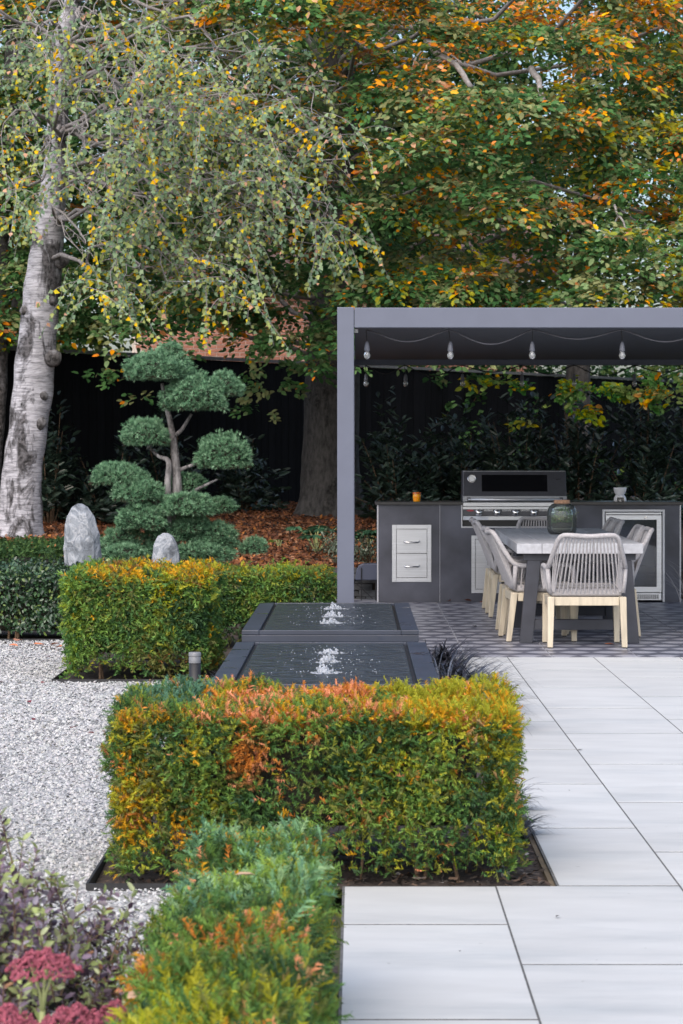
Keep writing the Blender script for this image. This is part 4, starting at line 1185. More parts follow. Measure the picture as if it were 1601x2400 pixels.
hedge('middle clipped yew hedge block with golden top beside the gravel', (-1.865, -.905, 14.88, 16.3, .67), 18000, YEW_FAR, .052, col_block,
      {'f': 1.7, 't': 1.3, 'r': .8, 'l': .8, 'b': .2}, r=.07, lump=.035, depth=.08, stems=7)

def col_rear(P, Nn, m):
    c = base_green(P, m, .4, .15, 90)
    top = np.clip((Nn[:, 2] - .2) * 2, 0, 1)
    c = patch(c, P, .8 * top, [G_YEL, G_FRESH, O_AMB, G_OLIVE], [3, 2, .9, 2], m, 91)
    c = patch(c, P, .6 * np.clip((P[:, 2] - .42) / .12, 0, 1), [G_FRESH, (.22,.25,.04), G_OLIVE], [3, 2, 2], m, 92)
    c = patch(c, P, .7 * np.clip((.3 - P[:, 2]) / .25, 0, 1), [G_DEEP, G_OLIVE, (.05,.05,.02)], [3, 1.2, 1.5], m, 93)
    return c
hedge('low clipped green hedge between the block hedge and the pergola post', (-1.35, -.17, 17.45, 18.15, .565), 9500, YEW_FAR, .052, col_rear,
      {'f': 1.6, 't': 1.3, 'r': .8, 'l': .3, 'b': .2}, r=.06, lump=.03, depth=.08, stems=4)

# broad-leaved hedge on the left, small ovate leaves
LEAFV = np.array([(0,0,0),(.3,.27,.06),(.7,.22,.05),(1,0,-.06),(.7,-.22,.05),(.3,-.27,.06)]); LEAFF = np.array([(0,3,2,1),(0,5,4,3)])
def leafy_block(name, label, cat, box, n, size, pal, prob, faces, mat, group=None, lump=.04, depth=.10, r=.08, seed=100):
    x0, x1, y0, y1, z0, z1 = box
    t = thing(name, label, cat, ((x0+x1)/2, (y0+y1)/2, z0), group=group); off = np.array([(x0+x1)/2, (y0+y1)/2, z0])
    P, Nn = box_points(n, x0, x1, y0, y1, z0 + .05, z1, r, faces)
    P = P + Nn * (lump * wnoise(P, 8, seed) + lump * .6 * wnoise(P, 21, seed+1) - RNG.uniform(0, 1, len(P)) ** 1.5 * depth)[:, None]
    k = RNG.uniform(0, 1, len(P)) > np.clip((wnoise(P, 7, seed + 2) - .5) * 1.4, 0, .7)
    P, Nn = P[k], Nn[k]; m = len(P)
    d = nrm(RNG.normal(size=(m, 3)) + Nn * .4 + [0, 0, -.3]); R = frames(d, Nn + RNG.normal(size=(m, 3)) * .55 + [0, 0, .3])
    col = pick(pal, prob, m) * (1 + .25 * wnoise(P, 5, seed + 3))[:, None]
    scatter('foliage', LEAFV, LEAFF, P - off, R, size * RNG.uniform(.6, 1.3, m), np.clip(col, .006, .9), mat, t)
    i_ = depth + .03
    MB().box(x0 + i_ - off[0], x1 - i_ - off[0], y0 + i_ - off[1], y1 - i_ - off[1], .05, z1 - z0 - i_).build('shade_core', M['core'], t, bevel=.05)  # dark filler box gives the leaf gaps their painted shade
    for q in range(4):
        x = random.uniform(x0 + .1, x1 - .1) - off[0]; y = y0 + .1 - off[1]
        MB().tube([(x, y, -.1), (x + .02, y + .03, .15), (x - .02, y + .08, .3)], [.012, .01, .006], 6).build('stem', M['stem_brown'], t, True)
    return t
leafy_block('leafy_hedge', 'dark green small leaved hedge at the far left behind the gravel', 'hedge', (-3.9, -1.72, 18.2, 19.1, 0, .54), 15000, .036,
            [(.022,.052,.026),(.038,.085,.036),(.06,.12,.05),(.13,.19,.05),(.02,.04,.022)], [3,3,1.6,.5,2], {'f': 1.8, 't': 1.0, 'r': .4, 'l': .2, 'b': .1}, M['gloss_leaf'])
leafy_block('leafy_hedge', 'low loose green hedge scattered with fallen leaves left of the tall stone', 'hedge', (-3.45, -2.42, 20.2, 22.8, 0, .62), 9000, .038,
            [(.035,.07,.03),(.055,.10,.038),(.09,.14,.05),(.38,.20,.10)], [3,3,1.2,.16], {'f': .8, 't': 1.6, 'r': .5, 'l': .3, 'b': .1}, M['leaf'], seed=110)

# ------------------------------------------------------------------ black mondo grass in the bed
def grass_clump(name, label, cat, loc, n, L0, L1, w, pal, prob, group=None, spread=.08, mat=None, lean=1.0):
    t = thing(name, label, cat, loc, group=group)
    seg = 6; V = []; Fc = []; C = []
    for k in range(n):
        az = random.uniform(0, 6.283); L_ = random.uniform(L0, L1); r0 = spread * math.sqrt(random.random())
        p = np.array([r0 * math.cos(az * 1.7), r0 * math.sin(az * 1.7), -.02]); el = random.uniform(.9, 1.5)
        dirh = np.array([math.cos(az), math.sin(az), 0]); sidev = np.array([-math.sin(az), math.cos(az), 0])
        col = np.array(pal[random.choices(range(len(pal)), prob)[0]]) * random.uniform(.7, 1.3); o = len(V)
        for s in range(seg + 1):
            ww = w * (1 - (s / seg) ** 2 * .9) * .5
            V += [p - sidev * ww, p + sidev * ww]; C += [col, col]
            p = p + (dirh * math.cos(el) + np.array([0, 0, math.sin(el)])) * L_ / seg
            el -= random.uniform(.22, .42) * lean
        for s in range(seg): Fc.append((o + 2*s, o + 2*s + 1, o + 2*s + 3, o + 2*s + 2))
    o = obj('blades', np_mesh('blades', np.array(V), np.array(Fc), np.clip(np.array(C), 0, 1)), mat or M['gloss_leaf'], t); o['kind'] = 'stuff'
    return t
mpal, mprob = [(.014,.015,.021),(.04,.044,.056),(.10,.11,.135),(.022,.02,.03)], [3,3,1.6,2]
for i, (x, y, s, lab) in enumerate([(.53, 13.65, 1.1, 'dark clump of black mondo grass between the two water tables and the paving'),
                                   (.57, 12.85, 1.15, 'large dark clump of black mondo grass right of the front water table'),
                                   (.58, 12.1, 1.0, 'black mondo grass clump low beside the front water table end'),
                                   (.565, 9.35, .50, 'black mondo grass tuft poking out right of the big hedge'),
                                   (.575, 8.75, .45, 'small black mondo grass tuft at the big hedge corner over the paving'),
                                   (.55, 14.9, 1.0, 'farthest black mondo grass clump beside the rear water table')]):
    grass_clump('mondo_grass', lab, 'grass', (x, y, 0), int(420 * s), .28 * s, .52 * s, .009, mpal, mprob, 'black mondo grass clumps', .11 * s)
grass_clump('pale_grass', 'pale arching grass stems in front of the counter right end', 'grass', (3.17, 22.45, 0), 40, .35, .75, .006, [(.42,.40,.40),(.30,.28,.26)], [1,1], None, .10, M['leaf'], .7)
grass_clump('dark_grass', 'thin dark grass tuft between the block hedge and the water tables', 'grass', (-.78, 14.5, 0), 90, .12, .26, .006, mpal, mprob, None, .08)

# ------------------------------------------------------------------ cloud pruned juniper
JY = 20.3
S_ = 1.02105
def jp(x, y, dy=0): return at(x * S_, y * S_, JY + dy)
jun = thing('cloud_pruned_juniper', 'blue green cloud pruned juniper with rounded pads on bare stems', 'tree', (0, 0, 0))
def jtube(pts, rad, name): MB().tube(smooth_path([jp(*p) for p in pts], 5), list(np.interp(np.linspace(0, 1, (len(pts)-1)*5+1), np.linspace(0, 1, len(rad)), rad) * .85), 10).build(name, M['juniper_bark'], jun, True)
jtube([(397, 1420), (400, 1290), (404, 1200), (407, 1130), (402, 1045), (394, 985), (382, 930), (372, 880)], [.062, .055, .05, .052, .042, .032, .026, .018], 'trunk')
jtube([(392, 1300, -.03), (386, 1180, -.05), (385, 1110, -.05), (387, 1060, -.04), (365, 1048, -.02), (345, 1030)], [.045, .04, .035, .028, .02, .014], 'trunk')
jtube([(402, 1000), (418, 985, .02), (440, 950, .03)], [.024, .02, .014], 'branch')
jtube([(410, 1080), (430, 1072, -.03), (470, 1058, -.05), (505, 1050, -.05)], [.024, .018, .016, .012], 'branch')
jtube([(415, 1150), (440, 1130, -.03), (475, 1112, -.04), (500, 1100, -.03)], [.022, .017, .014, .01], 'branch')
jtube([(398, 1180), (350, 1150, -.05), (290, 1110, -.05)], [.024, .018, .012], 'branch')
jtube([(440, 930), (480, 905, .1), (515, 890, .14)], [.018, .014, .01], 'branch')
pads = [(365,852,80,47,0), (395,806,26,18,.04), (447,918,76,58,.0), (514,892,44,38,.14), (335,1003,57,43,.0), (512,1052,66,57,-.05), (275,1097,66,35,.02), (316,1134,60,37,-.10),
        (428,1166,64,36,-.12), (507,1165,35,26,.08), (326,1196,60,42,-.14), (283,1243,44,34,-.02), (291,1272,52,23,-.18), (490,1238,58,42,.05), (468,1272,70,28,-.08), (582,1258,30,25,.02), (430,1110,42,24,.16), (360,1268,50,30,.05), (395,1225,62,36,.06), (440,1208,48,26,-.02), (250,1262,40,26,.06)]
TUFTV = []; TUFTF = []
for k in range(8):
    a_ = 2 * math.pi * k / 8; tilt = .75 if k % 2 else .35
    tp = np.array([math.cos(tilt), math.sin(tilt) * math.cos(a_), math.sin(tilt) * math.sin(a_)]); sd_ = np.array([0, -math.sin(a_), math.cos(a_)]) * .085
    o_ = len(TUFTV); TUFTV += [tuple(-sd_), tuple(sd_), tuple(tp)]; TUFTF.append((o_, o_+1, o_+2))
TUFTV = np.array(TUFTV); TUFTF = np.array(TUFTF)
for i, (x, y, rx, ry, dy) in enumerate(pads):
    c = np.array(jp(x, y, dy)); k = S_ * JY / F_PX; a_, b_ = rx * k * .93, ry * k * .93; dep = min(a_ * .95, .30)
    n = int(5400 * (a_ * dep + a_ * b_ + dep * b_) * 4.2) 
    q = nrm(RNG.normal(size=(n, 3))); flat = np.array([a_, dep, b_])
    q[:, 2] = np.where(q[:, 2] < -.35, -.35 - (q[:, 2] + .35) * .1, q[:, 2])
    hi_ = wnoise(q + i * 3, 13, 230 + i); lumps = 1 + .13 * wnoise(q + i * 3, 4.5, 200 + i) + .11 * hi_ + (RNG.uniform(0, 1, n) < .05) * RNG.uniform(.05, .2, n)
    P = q * flat * (lumps - RNG.uniform(0, 1, n) ** 1.5 * .22)[:, None]
    Nn = nrm(q / flat)
    d = nrm(Nn + RNG.normal(size=(n, 3)) * .42 + [0, 0, .25]); R = frames(d, RNG.normal(size=(n, 3)))
    col = pick([(.125,.245,.14),(.19,.335,.20),(.28,.44,.285),(.070,.145,.085)], [3,3,1.6,2.0], n) * (1 + .22 * hi_)[:, None]
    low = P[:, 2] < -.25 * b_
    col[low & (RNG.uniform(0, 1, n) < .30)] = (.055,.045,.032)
    pe = bpy.data.objects.new('foliage_pad', None)
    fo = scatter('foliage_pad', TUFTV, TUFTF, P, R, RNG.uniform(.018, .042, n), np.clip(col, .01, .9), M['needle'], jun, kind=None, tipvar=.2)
    fo.location = c
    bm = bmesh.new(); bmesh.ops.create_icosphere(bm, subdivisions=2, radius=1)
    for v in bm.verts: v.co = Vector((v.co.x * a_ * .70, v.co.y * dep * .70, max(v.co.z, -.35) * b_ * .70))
    me = bpy.data.meshes.new('pad_shade_core'); bm.to_mesh(me); bm.free(); obj('pad_shade_core', me, M['core'], fo)  # dark core added inside the pad as painted shade

# ------------------------------------------------------------------ trunks
def trunk_mesh(name, path, rad, m, parent, seed, bumpy=.06, seg=28, flare=0.):
    P = smooth_path(path, 8); n = len(P)
    rr = np.interp(np.linspace(0, 1, n), np.linspace(0, 1, len(rad)), rad)
    V = []
    for i in range(n):
        for k in range(seg):
            a_ = 2 * math.pi * k / seg
            V.append((math.cos(a_), math.sin(a_), P[i].x, P[i].y, P[i].z, rr[i], a_))
    V = np.array(V)
    q = np.stack([V[:, 2] + V[:, 0] * V[:, 5], V[:, 3] + V[:, 1] * V[:, 5], V[:, 4]], -1)
    z0 = V[:, 4].min()
    bz = bumpy * (wnoise(q * [1, 1, .6], 5, seed) + .8 * wnoise(q * [1, 1, .7], 11, seed + 1))
    fl = flare * np.exp(-(V[:, 4] - z0) / .28) * (1 + .45 * np.cos(V[:, 6] * 5 + seed))
    R_ = V[:, 5] * (1 + bz + fl)
    q = np.stack([V[:, 2] + V[:, 0] * R_, V[:, 3] + V[:, 1] * R_, V[:, 4]], -1)
    idx = np.arange(len(q)).reshape(n, seg); nxt = np.roll(idx, -1, 1)
    Fq = np.stack([idx[:-1], nxt[:-1], nxt[1:], idx[1:]], -1).reshape(-1, 4)
    return obj(name, np_mesh(name, q, Fq, smooth=True), m, parent)

def limb(a, b, r0, r1, sag=0., seg=6, wob=.12, mb=None):
    a, b = Vector(a), Vector(b); n = 9; L_ = (b - a).length
    ph = [random.uniform(0, 6.28) for _ in range(3)]
    pts = []
    for i in range(n):
        s = i / (n - 1); p = a.lerp(b, s)
        p += Vector((math.sin(s * 7 + ph[0]), math.sin(s * 6 + ph[1]), math.sin(s * 8 + ph[2]))) * wob * L_ * .25 * math.sin(math.pi * s)
        p.z += sag * 4 * s * (1 - s)
        pts.append(p)
    (mb if mb is not None else MB()).tube(pts, [r0 + (r1 - r0) * i / (n - 1) for i in range(n)], seg)
    return pts

# birches
BY = 27.0
def birch_path(rows, Y): return [at(c * S_, y * S_, Y) for y, c in rows]
rows = [(1262, 40), (1228, 42), (1150, 47), (1100, 49), (1000, 62), (900, 75), (800, 83), (700, 93), (600, 105), (500, 116), (400, 126), (300, 132), (200, 134), (100, 140), (0, 168), (-150, 186), (-400, 215), (-700, 240)]
wid = [112, 106, 97, 93, 92, 92, 90, 84, 80, 68, 58, 51, 45, 42, 40, 36, 26, 14]
birch = thing('birch_tree', 'leaning silver birch with pale peeling bark and weeping yellowing twigs', 'tree')
trunk_mesh('trunk', birch_path(rows, BY), [w * S_ * BY / F_PX / 2 for w in wid], M['birch_bark'], birch, 301, .055, 30, .22)
# burls on the trunk
for (x, y, r_) in ((122, 822, .10), (72, 860, .05), (118, 690, .06), (56, 712, .06), (142, 600, .09), (88, 975, .09), (60, 1060, .11), (95, 910, .08)):
    bm = bmesh.new(); bmesh.ops.create_icosphere(bm, subdivisions=3, radius=r_)
    c = at(x * S_, y * S_, BY - .14)
    for v in bm.verts:
        nz_ = wnoise(np.array([[v.co.x, v.co.y, v.co.z]]) + r_ * 50, 22, 310)[0]; v.co = v.co * (1 + .22 * nz_); v.co.y *= .6
    me = bpy.data.meshes.new('burl'); bm.to_mesh(me); bm.free(); me.polygons.foreach_set('use_smooth', [True] * len(me.polygons))
    b_ = obj('burl', me, M['birch_bark_dark'], birch); b_.location = c
birch2 = thing('birch_tree', 'second darker birch trunk at the left edge of the picture', 'tree')
rows2 = [(1210, -36), (1150, -30), (1000, -16), (900, -8), (700, -2), (500, 8), (300, 20), (100, 28), (-150, 40), (-600, 60)]
trunk_mesh('trunk', birch_path(rows2, 28.6), [w * S_ * 28.6 / F_PX / 2 for w in (60, 54, 50, 48, 46, 42, 38, 34, 26, 10)], M['birch_bark_dark'], birch2, 320, .06, 24, .2)

BIRV = np.array([(0,0,0),(.12,0,0),(.38,.36,.07),(1,0,-.04),(.38,-.36,.07)]); BIRF = np.array([(1,3,2),(1,4,3)])
BIRF = np.array([(1,3,2),(1,4,3)])
def birch_crown(tree, blobs, base_pts, n_twigs, seed):
    """weeping twigs hung from boughs, small pointed leaves along them"""
    boughs = MB(); twigs = MB(); LP = []; LD = []; LC = []
    starts = []
    for (u, v, Y, ru, rv, wgt, pale) in blobs:
        v -= 85
        c = at(u, v, Y); k = Y / F_PX
        j = min(range(len(base_pts)), key=lambda q: abs(base_pts[q].z - (c.z + .6)) + .0 * q)
        pts = limb(base_pts[j], (c.x, c.y, c.z + rv * k * .7), .028, .007, .12, 6, .3, boughs)
        for q in range(3):
            e = (c.x + random.uniform(-1, 1) * ru * k, c.y + random.uniform(-.5, .5), c.z + random.uniform(-.2, .9) * rv * k)
            limb(pts[random.randint(4, 8)], e, .009, .003, .06, 5, .4, boughs)
        subs = []
        for q in range(max(2, int(7 * wgt))):
            a_ = random.uniform(0, 6.283); r_ = math.sqrt(random.random())
            subs.append(Vector((c.x + ru * k * r_ * math.cos(a_), c.y + random.uniform(-.8, .8), c.z + rv * k * r_ * math.sin(a_))))
            limb(pts[random.randint(3, 8)], subs[-1], .008, .003, .05, 5, .4, boughs)
        for q in range(int(n_twigs * wgt)):
            sub = subs[q % len(subs)]
            starts.append((Vector((sub.x + random.gauss(0, .26) * ru * k, sub.y + random.gauss(0, .2), sub.z + random.gauss(0, .24) * rv * k)), pale))
    for (p, pale) in starts:
        L_ = random.uniform(.35, 1.05); n = 9
        d = Vector((random.uniform(-1, 1), random.uniform(-.8, .4), random.uniform(-.75, .45))).normalized()
        pts = [p.copy()]; yel = random.random()
        for s in range(n):
            d = (d + Vector((random.uniform(-.15, .15), random.uniform(-.12, .12), -.15))).normalized()
            p = p + d * (L_ / n); pts.append(p.copy())
        twigs.tube(pts, [.0048 - .003 * i / n for i in range(n + 1)], 3, False)
        nl = int(L_ * 27)
        for q in range(nl):
            s = (q + random.random()) / nl * n; i = min(int(s), n - 1)
            pp = pts[i].lerp(pts[i + 1], s - i)
            LP.append(pp); LD.append((random.uniform(-1, 1), random.uniform(-1, .6), random.uniform(-1.5, -.1)))
            r_ = random.random() + (.30 if yel > .86 else 0) - (.05 if yel < .5 else 0)
            if r_ > 1.06: c = (.80, .50, .05)
            elif r_ > .915: c = (.66, .54, .09)
            elif r_ > .885: c = (.66, .40, .28)
            elif r_ > .60: c = (.38, .43, .18)
            elif r_ > .30: c = (.30, .39, .24)
            else: c = (.19, .28, .18)
            LC.append(tuple(x * pale * .9 for x in c))
    boughs.build('boughs', M['twig'], tree, True)['kind'] = 'stuff'
    twigs.build('twigs', M['twig'], tree)['kind'] = 'stuff'
    P = np.array([p[:] for p in LP]); D = nrm(np.array(LD)); m = len(P)
    R = frames(D, np.array([0, -1.0, .55]) + RNG.normal(size=(m, 3)) * .65)
    scatter('crown', BIRV, BIRF, P, R, RNG.uniform(.046, .080, m), np.clip(np.array(LC), 0, 1), M['leaf'], tree, tipvar=.1)
tp = birch_path(rows, BY)
D = S_
blobs = [  # u, v in the photo, depth, half width, half height, weight, paleness
 (60, 60, 28.0, 120, 90, .55, .9), (30, 250, 27.9, 80, 120, .5, 1.0), (70, 240, 25.2, 70, 90, .30, 1.1), (240, 220, 25.0, 110, 110, .95, 1.05), (340, 130, 25.4, 110, 100, .45, 1.0), (460, 80, 25.6, 80, 110, .55, 1.15),
 (320, 330, 24.8, 110, 90, 1.0, 1.0), (440, 300, 24.8, 110, 90, .95, 1.0), (570, 270, 25.0, 80, 90, .65, 1.0), (20, 430, 25.2, 60, 100, .55, 1.15), (410, 420, 24.8, 120, 80, .95, 1.0),
 (570, 390, 24.8, 110, 80, .95, 1.0), (690, 370, 25.0, 80, 80, .7, 1.0), (510, 500, 25.0, 120, 80, .7, .95), (670, 480, 25.0, 90, 80, .65, .95), (330, 520, 25.2, 90, 80, .8, .95),
 (770, 450, 25.2, 60, 60, .4, 1.0), (260, 600, 25.2, 80, 70, .6, 1.05), (430, 650, 25.2, 100, 60, .7, 1.05), (20, 580, 25.2, 50, 60, .32, 1.15), (480, 740, 25.2, 110, 50, .55, 1.1), (330, 740, 25.0, 90, 50, .45, 1.1),
 (200, -120, 25.8, 300, 110, .6, 1.0), (-140, 250, 25.8, 90, 250, .6, 1.0), (710, 620, 25.4, 70, 60, .45, .95), (200, 440, 24.9, 50, 70, .25, 1.1), (230, 110, 25.2, 90, 90, .35, .95), (600, 620, 25.2, 90, 60, .6, 1.0), (560, 560, 25.0, 110, 60, .5, 1.0), (560, 170, 25.4, 90, 70, .35, 1.05), (680, 240, 25.4, 90, 70, .35, 1.0), (790, 340, 25.3, 70, 80, .35, 1.0), (810, 520, 25.4, 60, 90, .3, .95), (640, 120, 25.6, 80, 60, .16, 1.1), (760, 610, 25.4, 70, 70, .25, .95), (200, 700, 25.2, 60, 60, .3, 1.1), (130, 330, 25.6, 70, 110, .5, 1.05), (150, 160, 25.6, 70, 90, .4, 1.0), (110, 500, 25.6, 60, 70, .3, 1.05)]
birch_crown(birch, blobs, tp[6:16], 31, 1)

# ------------------------------------------------------------------ beech
beech = thing('beech_tree', 'large spreading beech with green and orange autumn foliage over the pergola', 'tree')
BX, BYY = -.32, 30.2
bz0 = float(bank_z(BX, BYY)) - .06
trunk_mesh('trunk', [(BX, BYY, bz0), (BX, BYY, bz0 + .25), (BX - .01, BYY, 1.4), (BX + .02, BYY, 2.4), (BX + .06, BYY + .05, 3.6), (BX + .05, BYY + .1, 5.2), (BX + .1, BYY, 7.4), (BX, BYY, 10)], [.40, .375, .36, .35, .33, .28, .2, .09], M['beech_bark'], beech, 340, .03, 30, .32)
LOB = []
r_ = np.random.default_rng(77)
for layer, (Yb_, nleaf) in enumerate(((26.2, 650), (27.9, 460), (30.6, 300))):
    z = (2.95, 3.25, 3.7)[layer]
    while z < 9.6:
        x = -5.8 + r_.uniform(0, .6)
        while x < 6.4:
            env = .9 * math.sin(x * .9 + z * .7) + .6 * math.sin(x * 2.1 - z * 1.3 + 2)
            zz = z + r_.uniform(-.28, .28); yy = Yb_ + env * .7 + .035 * x * x * .3
            rad = r_.uniform(.5, .85)
            if x < -2.3: yy = max(yy, 28.4) + .5 * layer
            vis = zz < 7.4
            if r_.uniform() > (.05, .10, .12)[layer]: LOB.append((x + r_.uniform(-.25, .25), yy, zz, rad, nleaf if vis else 120, min(layer, 1)))
            x += r_.uniform(.62, .92)
        z += .62
# boughs hanging low behind the pergola and at the left edge of the canopy
low = [(1180, 905, 27.6, .28, 120, 3), (1290, 915, 27.4, .30, 170, 3), (1390, 900, 27.3, .36, 260, 3), (1480, 930, 27.2, .30, 200, 3), (1570, 905, 27.0, .36, 240, 3), (1360, 960, 27.5, .22, 90, 3), (1600, 860, 27.2, .4, 220, 3), (1230, 985, 27.6, .16, 34, 4), (1120, 885, 27.9, .25, 90, 2), (1010, 880, 28.4, .16, 26, 2),
       (225, 870, 27.6, .20, 34, 2), (300, 880, 27.5, .26, 60, 2), (330, 930, 27.6, .18, 30, 2), (560, 880, 27.6, .32, 110, 2), (640, 900, 27.8, .34, 130, 2), (720, 870, 28.2, .35, 130, 2), (600, 960, 28, .22, 50, 2), (760, 840, 27.6, .28, 100, 2), (420, 830, 27.6, .25, 60, 2), (240, 700, 27.6, .4, 150, 2), (180, 760, 28.4, .4, 150, 2), (60, 760, 29, .5, 180, 3), (330, 760, 28.4, .35, 100, 2)]
low += [(1240, 640, 28.5, .6, 330, 1), (1330, 670, 28.6, .6, 330, 1), (1430, 640, 28.6, .6, 330, 1), (1520, 670, 28.4, .6, 330, 1), (1600, 640, 28.4, .6, 330, 1), (900, 600, 28.6, .6, 300, 1), (1000, 560, 28.6, .6, 300, 1), (1100, 590, 28.6, .6, 300, 1), (860, 680, 28.4, .5, 240, 1), (970, 670, 28.6, .5, 240, 1), (140, 560, 29.4, .7, 300, 1), (60, 650, 29.6, .7, 300, 1), (300, 640, 29.2, .6, 260, 1), (560, 700, 29.0, .4, 140, 1), (520, 750, 28.4, .33, 150, 2), (580, 770, 28.4, .33, 150, 2), (620, 730, 28.4, .33, 150, 2), (690, 720, 28.4, .30, 110, 2), (400, 740, 28.4, .30, 110, 2), (540, 690, 28.6, .4, 170, 1), (640, 680, 28.6, .4, 170, 1)]
for (u, v, Y, rad, nl, kind) in low:
    c = at(u, v, Y); LOB.append((c.x, c.y, c.z, rad, nl, kind))
LP, LD, LN, LC = [], [], [], []
boughs = MB()
greens = np.array([(.054,.122,.048),(.088,.182,.068),(.130,.220,.090),(.185,.255,.125),(.255,.270,.135)])
yellows = np.array([(.33,.32,.06),(.48,.37,.05),(.27,.30,.07)])
oranges = np.array([(.80,.34,.03),(.84,.46,.04),(.70,.25,.06),(.50,.22,.10),(.62,.38,.23)])
for (cx, cy, cz, rad, nl, kind) in LOB:
    npl = max(4, int(nl / 42))
    per = max(6, nl // npl)
    h = (cz - 3.0) / 3.8
    po = np.clip(.01 + .20 * h * h + .10 * h + .05 * (cx / 3) , .02, .40) if kind < 2 else (.10 if kind == 3 else .03)
    if cx < -1.0 and kind < 2: po *= .45
    py = np.clip(.06 + .10 * h + .05 * cx / 3, .05, .35) if kind < 2 else (.42 if kind == 3 else (.85 if kind == 4 else .06))
    start = Vector((BX + .05, BYY, min(max(cz - .6, 2.6), 8.5)))
    if random.random() < .10 and kind < 2 and cz < 8:
        limb(start, (cx, cy + .3, cz), .04, .012, .3, 6, .3, boughs)
    for k in range(npl):
        az = r_.uniform(0, 6.283); el = r_.uniform(-.15, .75)
        dirv = np.array([math.cos(az) * math.cos(el), -abs(math.sin(az)) * .8 * math.cos(el) + .25 * math.sin(az), math.sin(el) * .8 - .1]); dirv /= np.linalg.norm(dirv)
        up = np.array([0, -.35, 1.0]); side = np.cross(dirv, up); side /= np.linalg.norm(side) + 1e-9; nrmv = np.cross(side, dirv)
        s = r_.uniform(.15, 1.0, per) ** .8; w = r_.uniform(-1, 1, per) * .42 * (1.15 - .6 * s)
        P = np.array([cx, cy, cz]) + (dirv[None] * (s * rad * 1.1)[:, None]) + side[None] * (w * rad)[:, None]
        P[:, 2] -= .42 * rad * s ** 2 + .10 * rad * np.abs(w)
        P += r_.normal(size=(per, 3)) * .022
        ld = dirv[None] * .8 + side[None] * (np.sign(w) * .8)[:, None] + r_.normal(size=(per, 3)) * .35 + [0, 0, -.35]
        ln = nrmv[None] + r_.normal(size=(per, 3)) * .42 + [0, -.55, .1]
        q = r_.uniform()
        if q < po: pal, mixp = oranges, .80
        elif q < po + py: pal, mixp = yellows, .7
        else: pal, mixp = greens, 1.0
        gi = r_.integers(0, len(greens)); c = greens[np.clip(gi + r_.integers(-1, 2, per), 0, 4)]
        tone = r_.uniform(.8, 1.25)
        if mixp < 1:
            kk = r_.uniform(0, 1, per) < mixp; c = c.copy(); c[kk] = pal[r_.integers(0, len(pal), int(kk.sum()))]
        else:
            kk = r_.uniform(0, 1, per) < .03 + po * .15; c = c.copy(); c[kk] = oranges[r_.integers(0, 4, int(kk.sum()))]
        if kind in (3,): c = c * [1.25, 1.45, 1.1]
        LP.append(P); LD.append(ld); LN.append(ln); LC.append(c * tone)
LP, LD, LN, LC = map(np.concatenate, (LP, LD, LN, LC))
# 300 of the nearest leaves in view are leaves of their own
uu = VPX + LP[:, 0] * F_PX / LP[:, 1]; vv = VPY - (LP[:, 2] - H_CAM) * F_PX / LP[:, 1]
bright = LC[:, 0] > .40
inv = (uu > 650) & (uu < 1590) & (vv > 10) & (vv < 700) & bright
cand = np.where(inv)[0]; cand = cand[np.argsort(LP[cand, 1])][:300]
Rall = frames(LD, LN); sz = RNG.uniform(.062, .106, len(LP))
lm = {}
for i in cand:
    key = int(np.argmin(((oranges - LC[i]) ** 2).sum(1)))
    if key not in lm:
        me = np_mesh('leaf', LEAFV, LEAFF, np.tile(oranges[key], (6, 1))); me.materials.append(M['leaf']); lm[key] = me
    o = bpy.data.objects.new('leaf', lm[key]); COL.objects.link(o); o.parent = beech
    Mx = Matrix([list(Rall[i][0]) + [0], list(Rall[i][1]) + [0], list(Rall[i][2]) + [0], [0, 0, 0, 1]])
    o.matrix_local = Matrix.Translation(LP[i]) @ Mx @ Matrix.Scale(float(sz[i]), 4)
keep = np.ones(len(LP), bool); keep[cand] = False
scatter('crown', LEAFV, LEAFF, LP[keep], Rall[keep], sz[keep], np.clip(LC[keep], .005, .9), M['leaf'], beech, tipvar=.12)
boughs.build('boughs', M['twig'], beech, True)['kind'] = 'stuff'
# bare grey limbs that show between the leaves
for (p, q, r0, r1) in (((1000, 95, 25.6), (1105, 205, 25.2), .045, .028), ((1245, 160, 25.6), (1275, 235, 25.3), .04, .025), ((1000, 100, 25.6), (950, 210, 25.4), .014, .006), ((1010, 110, 25.5), (1085, 150, 25.3), .016, .006), ((1440, 480, 25.6), (1470, 560, 25.4), .016, .008), ((1450, 500, 25.6), (1432, 585, 25.5), .012, .006)):
    mb = MB(); limb(at(*p), at(*q), r0, r1, .03, 8, .15, mb); mb.build('limb', M['twig'], beech, True)

# darker trees beyond the fence close the view behind
def back_tree(label, X, Y, rad, z0, z1, n, pal, prob, seed):
    t = thing('background_tree', label, 'tree', (X, Y, .7), group='trees beyond the fence')
    rr = np.random.default_rng(seed)
    trunk_mesh('trunk', [(0, 0, -.1), (0, 0, 2), (.1, 0, 5), (0, .1, z1 - 1)], [.25, .2, .15, .05], M['beech_bark'], t, seed, .03, 14, .2)
    c = nrm(rr.normal(size=(60, 3))) * (rr.uniform(.25, 1, (60, 1)) ** .4) * [rad, rad * .6, (z1 - z0) / 2] + [0, 0, (z0 + z1) / 2 - .7]
    k = rr.integers(0, 60, n); P = c[k] + rr.normal(size=(n, 3)) * .42
    D_ = nrm(rr.normal(size=(n, 3)) + [0, -.2, -.4]); R = frames(D_, rr.normal(size=(n, 3)) * .6 + [0, -.5, .8])
    col = pick(pal, prob, n)
    scatter('crown', litv * [1, 1.05, 1], litf, P, R, rr.uniform(.10, .17, n), col, M['leaf'], t)
gp = [(.036,.08,.032),(.06,.12,.045),(.09,.15,.05),(.26,.23,.05),(.55,.24,.04)]
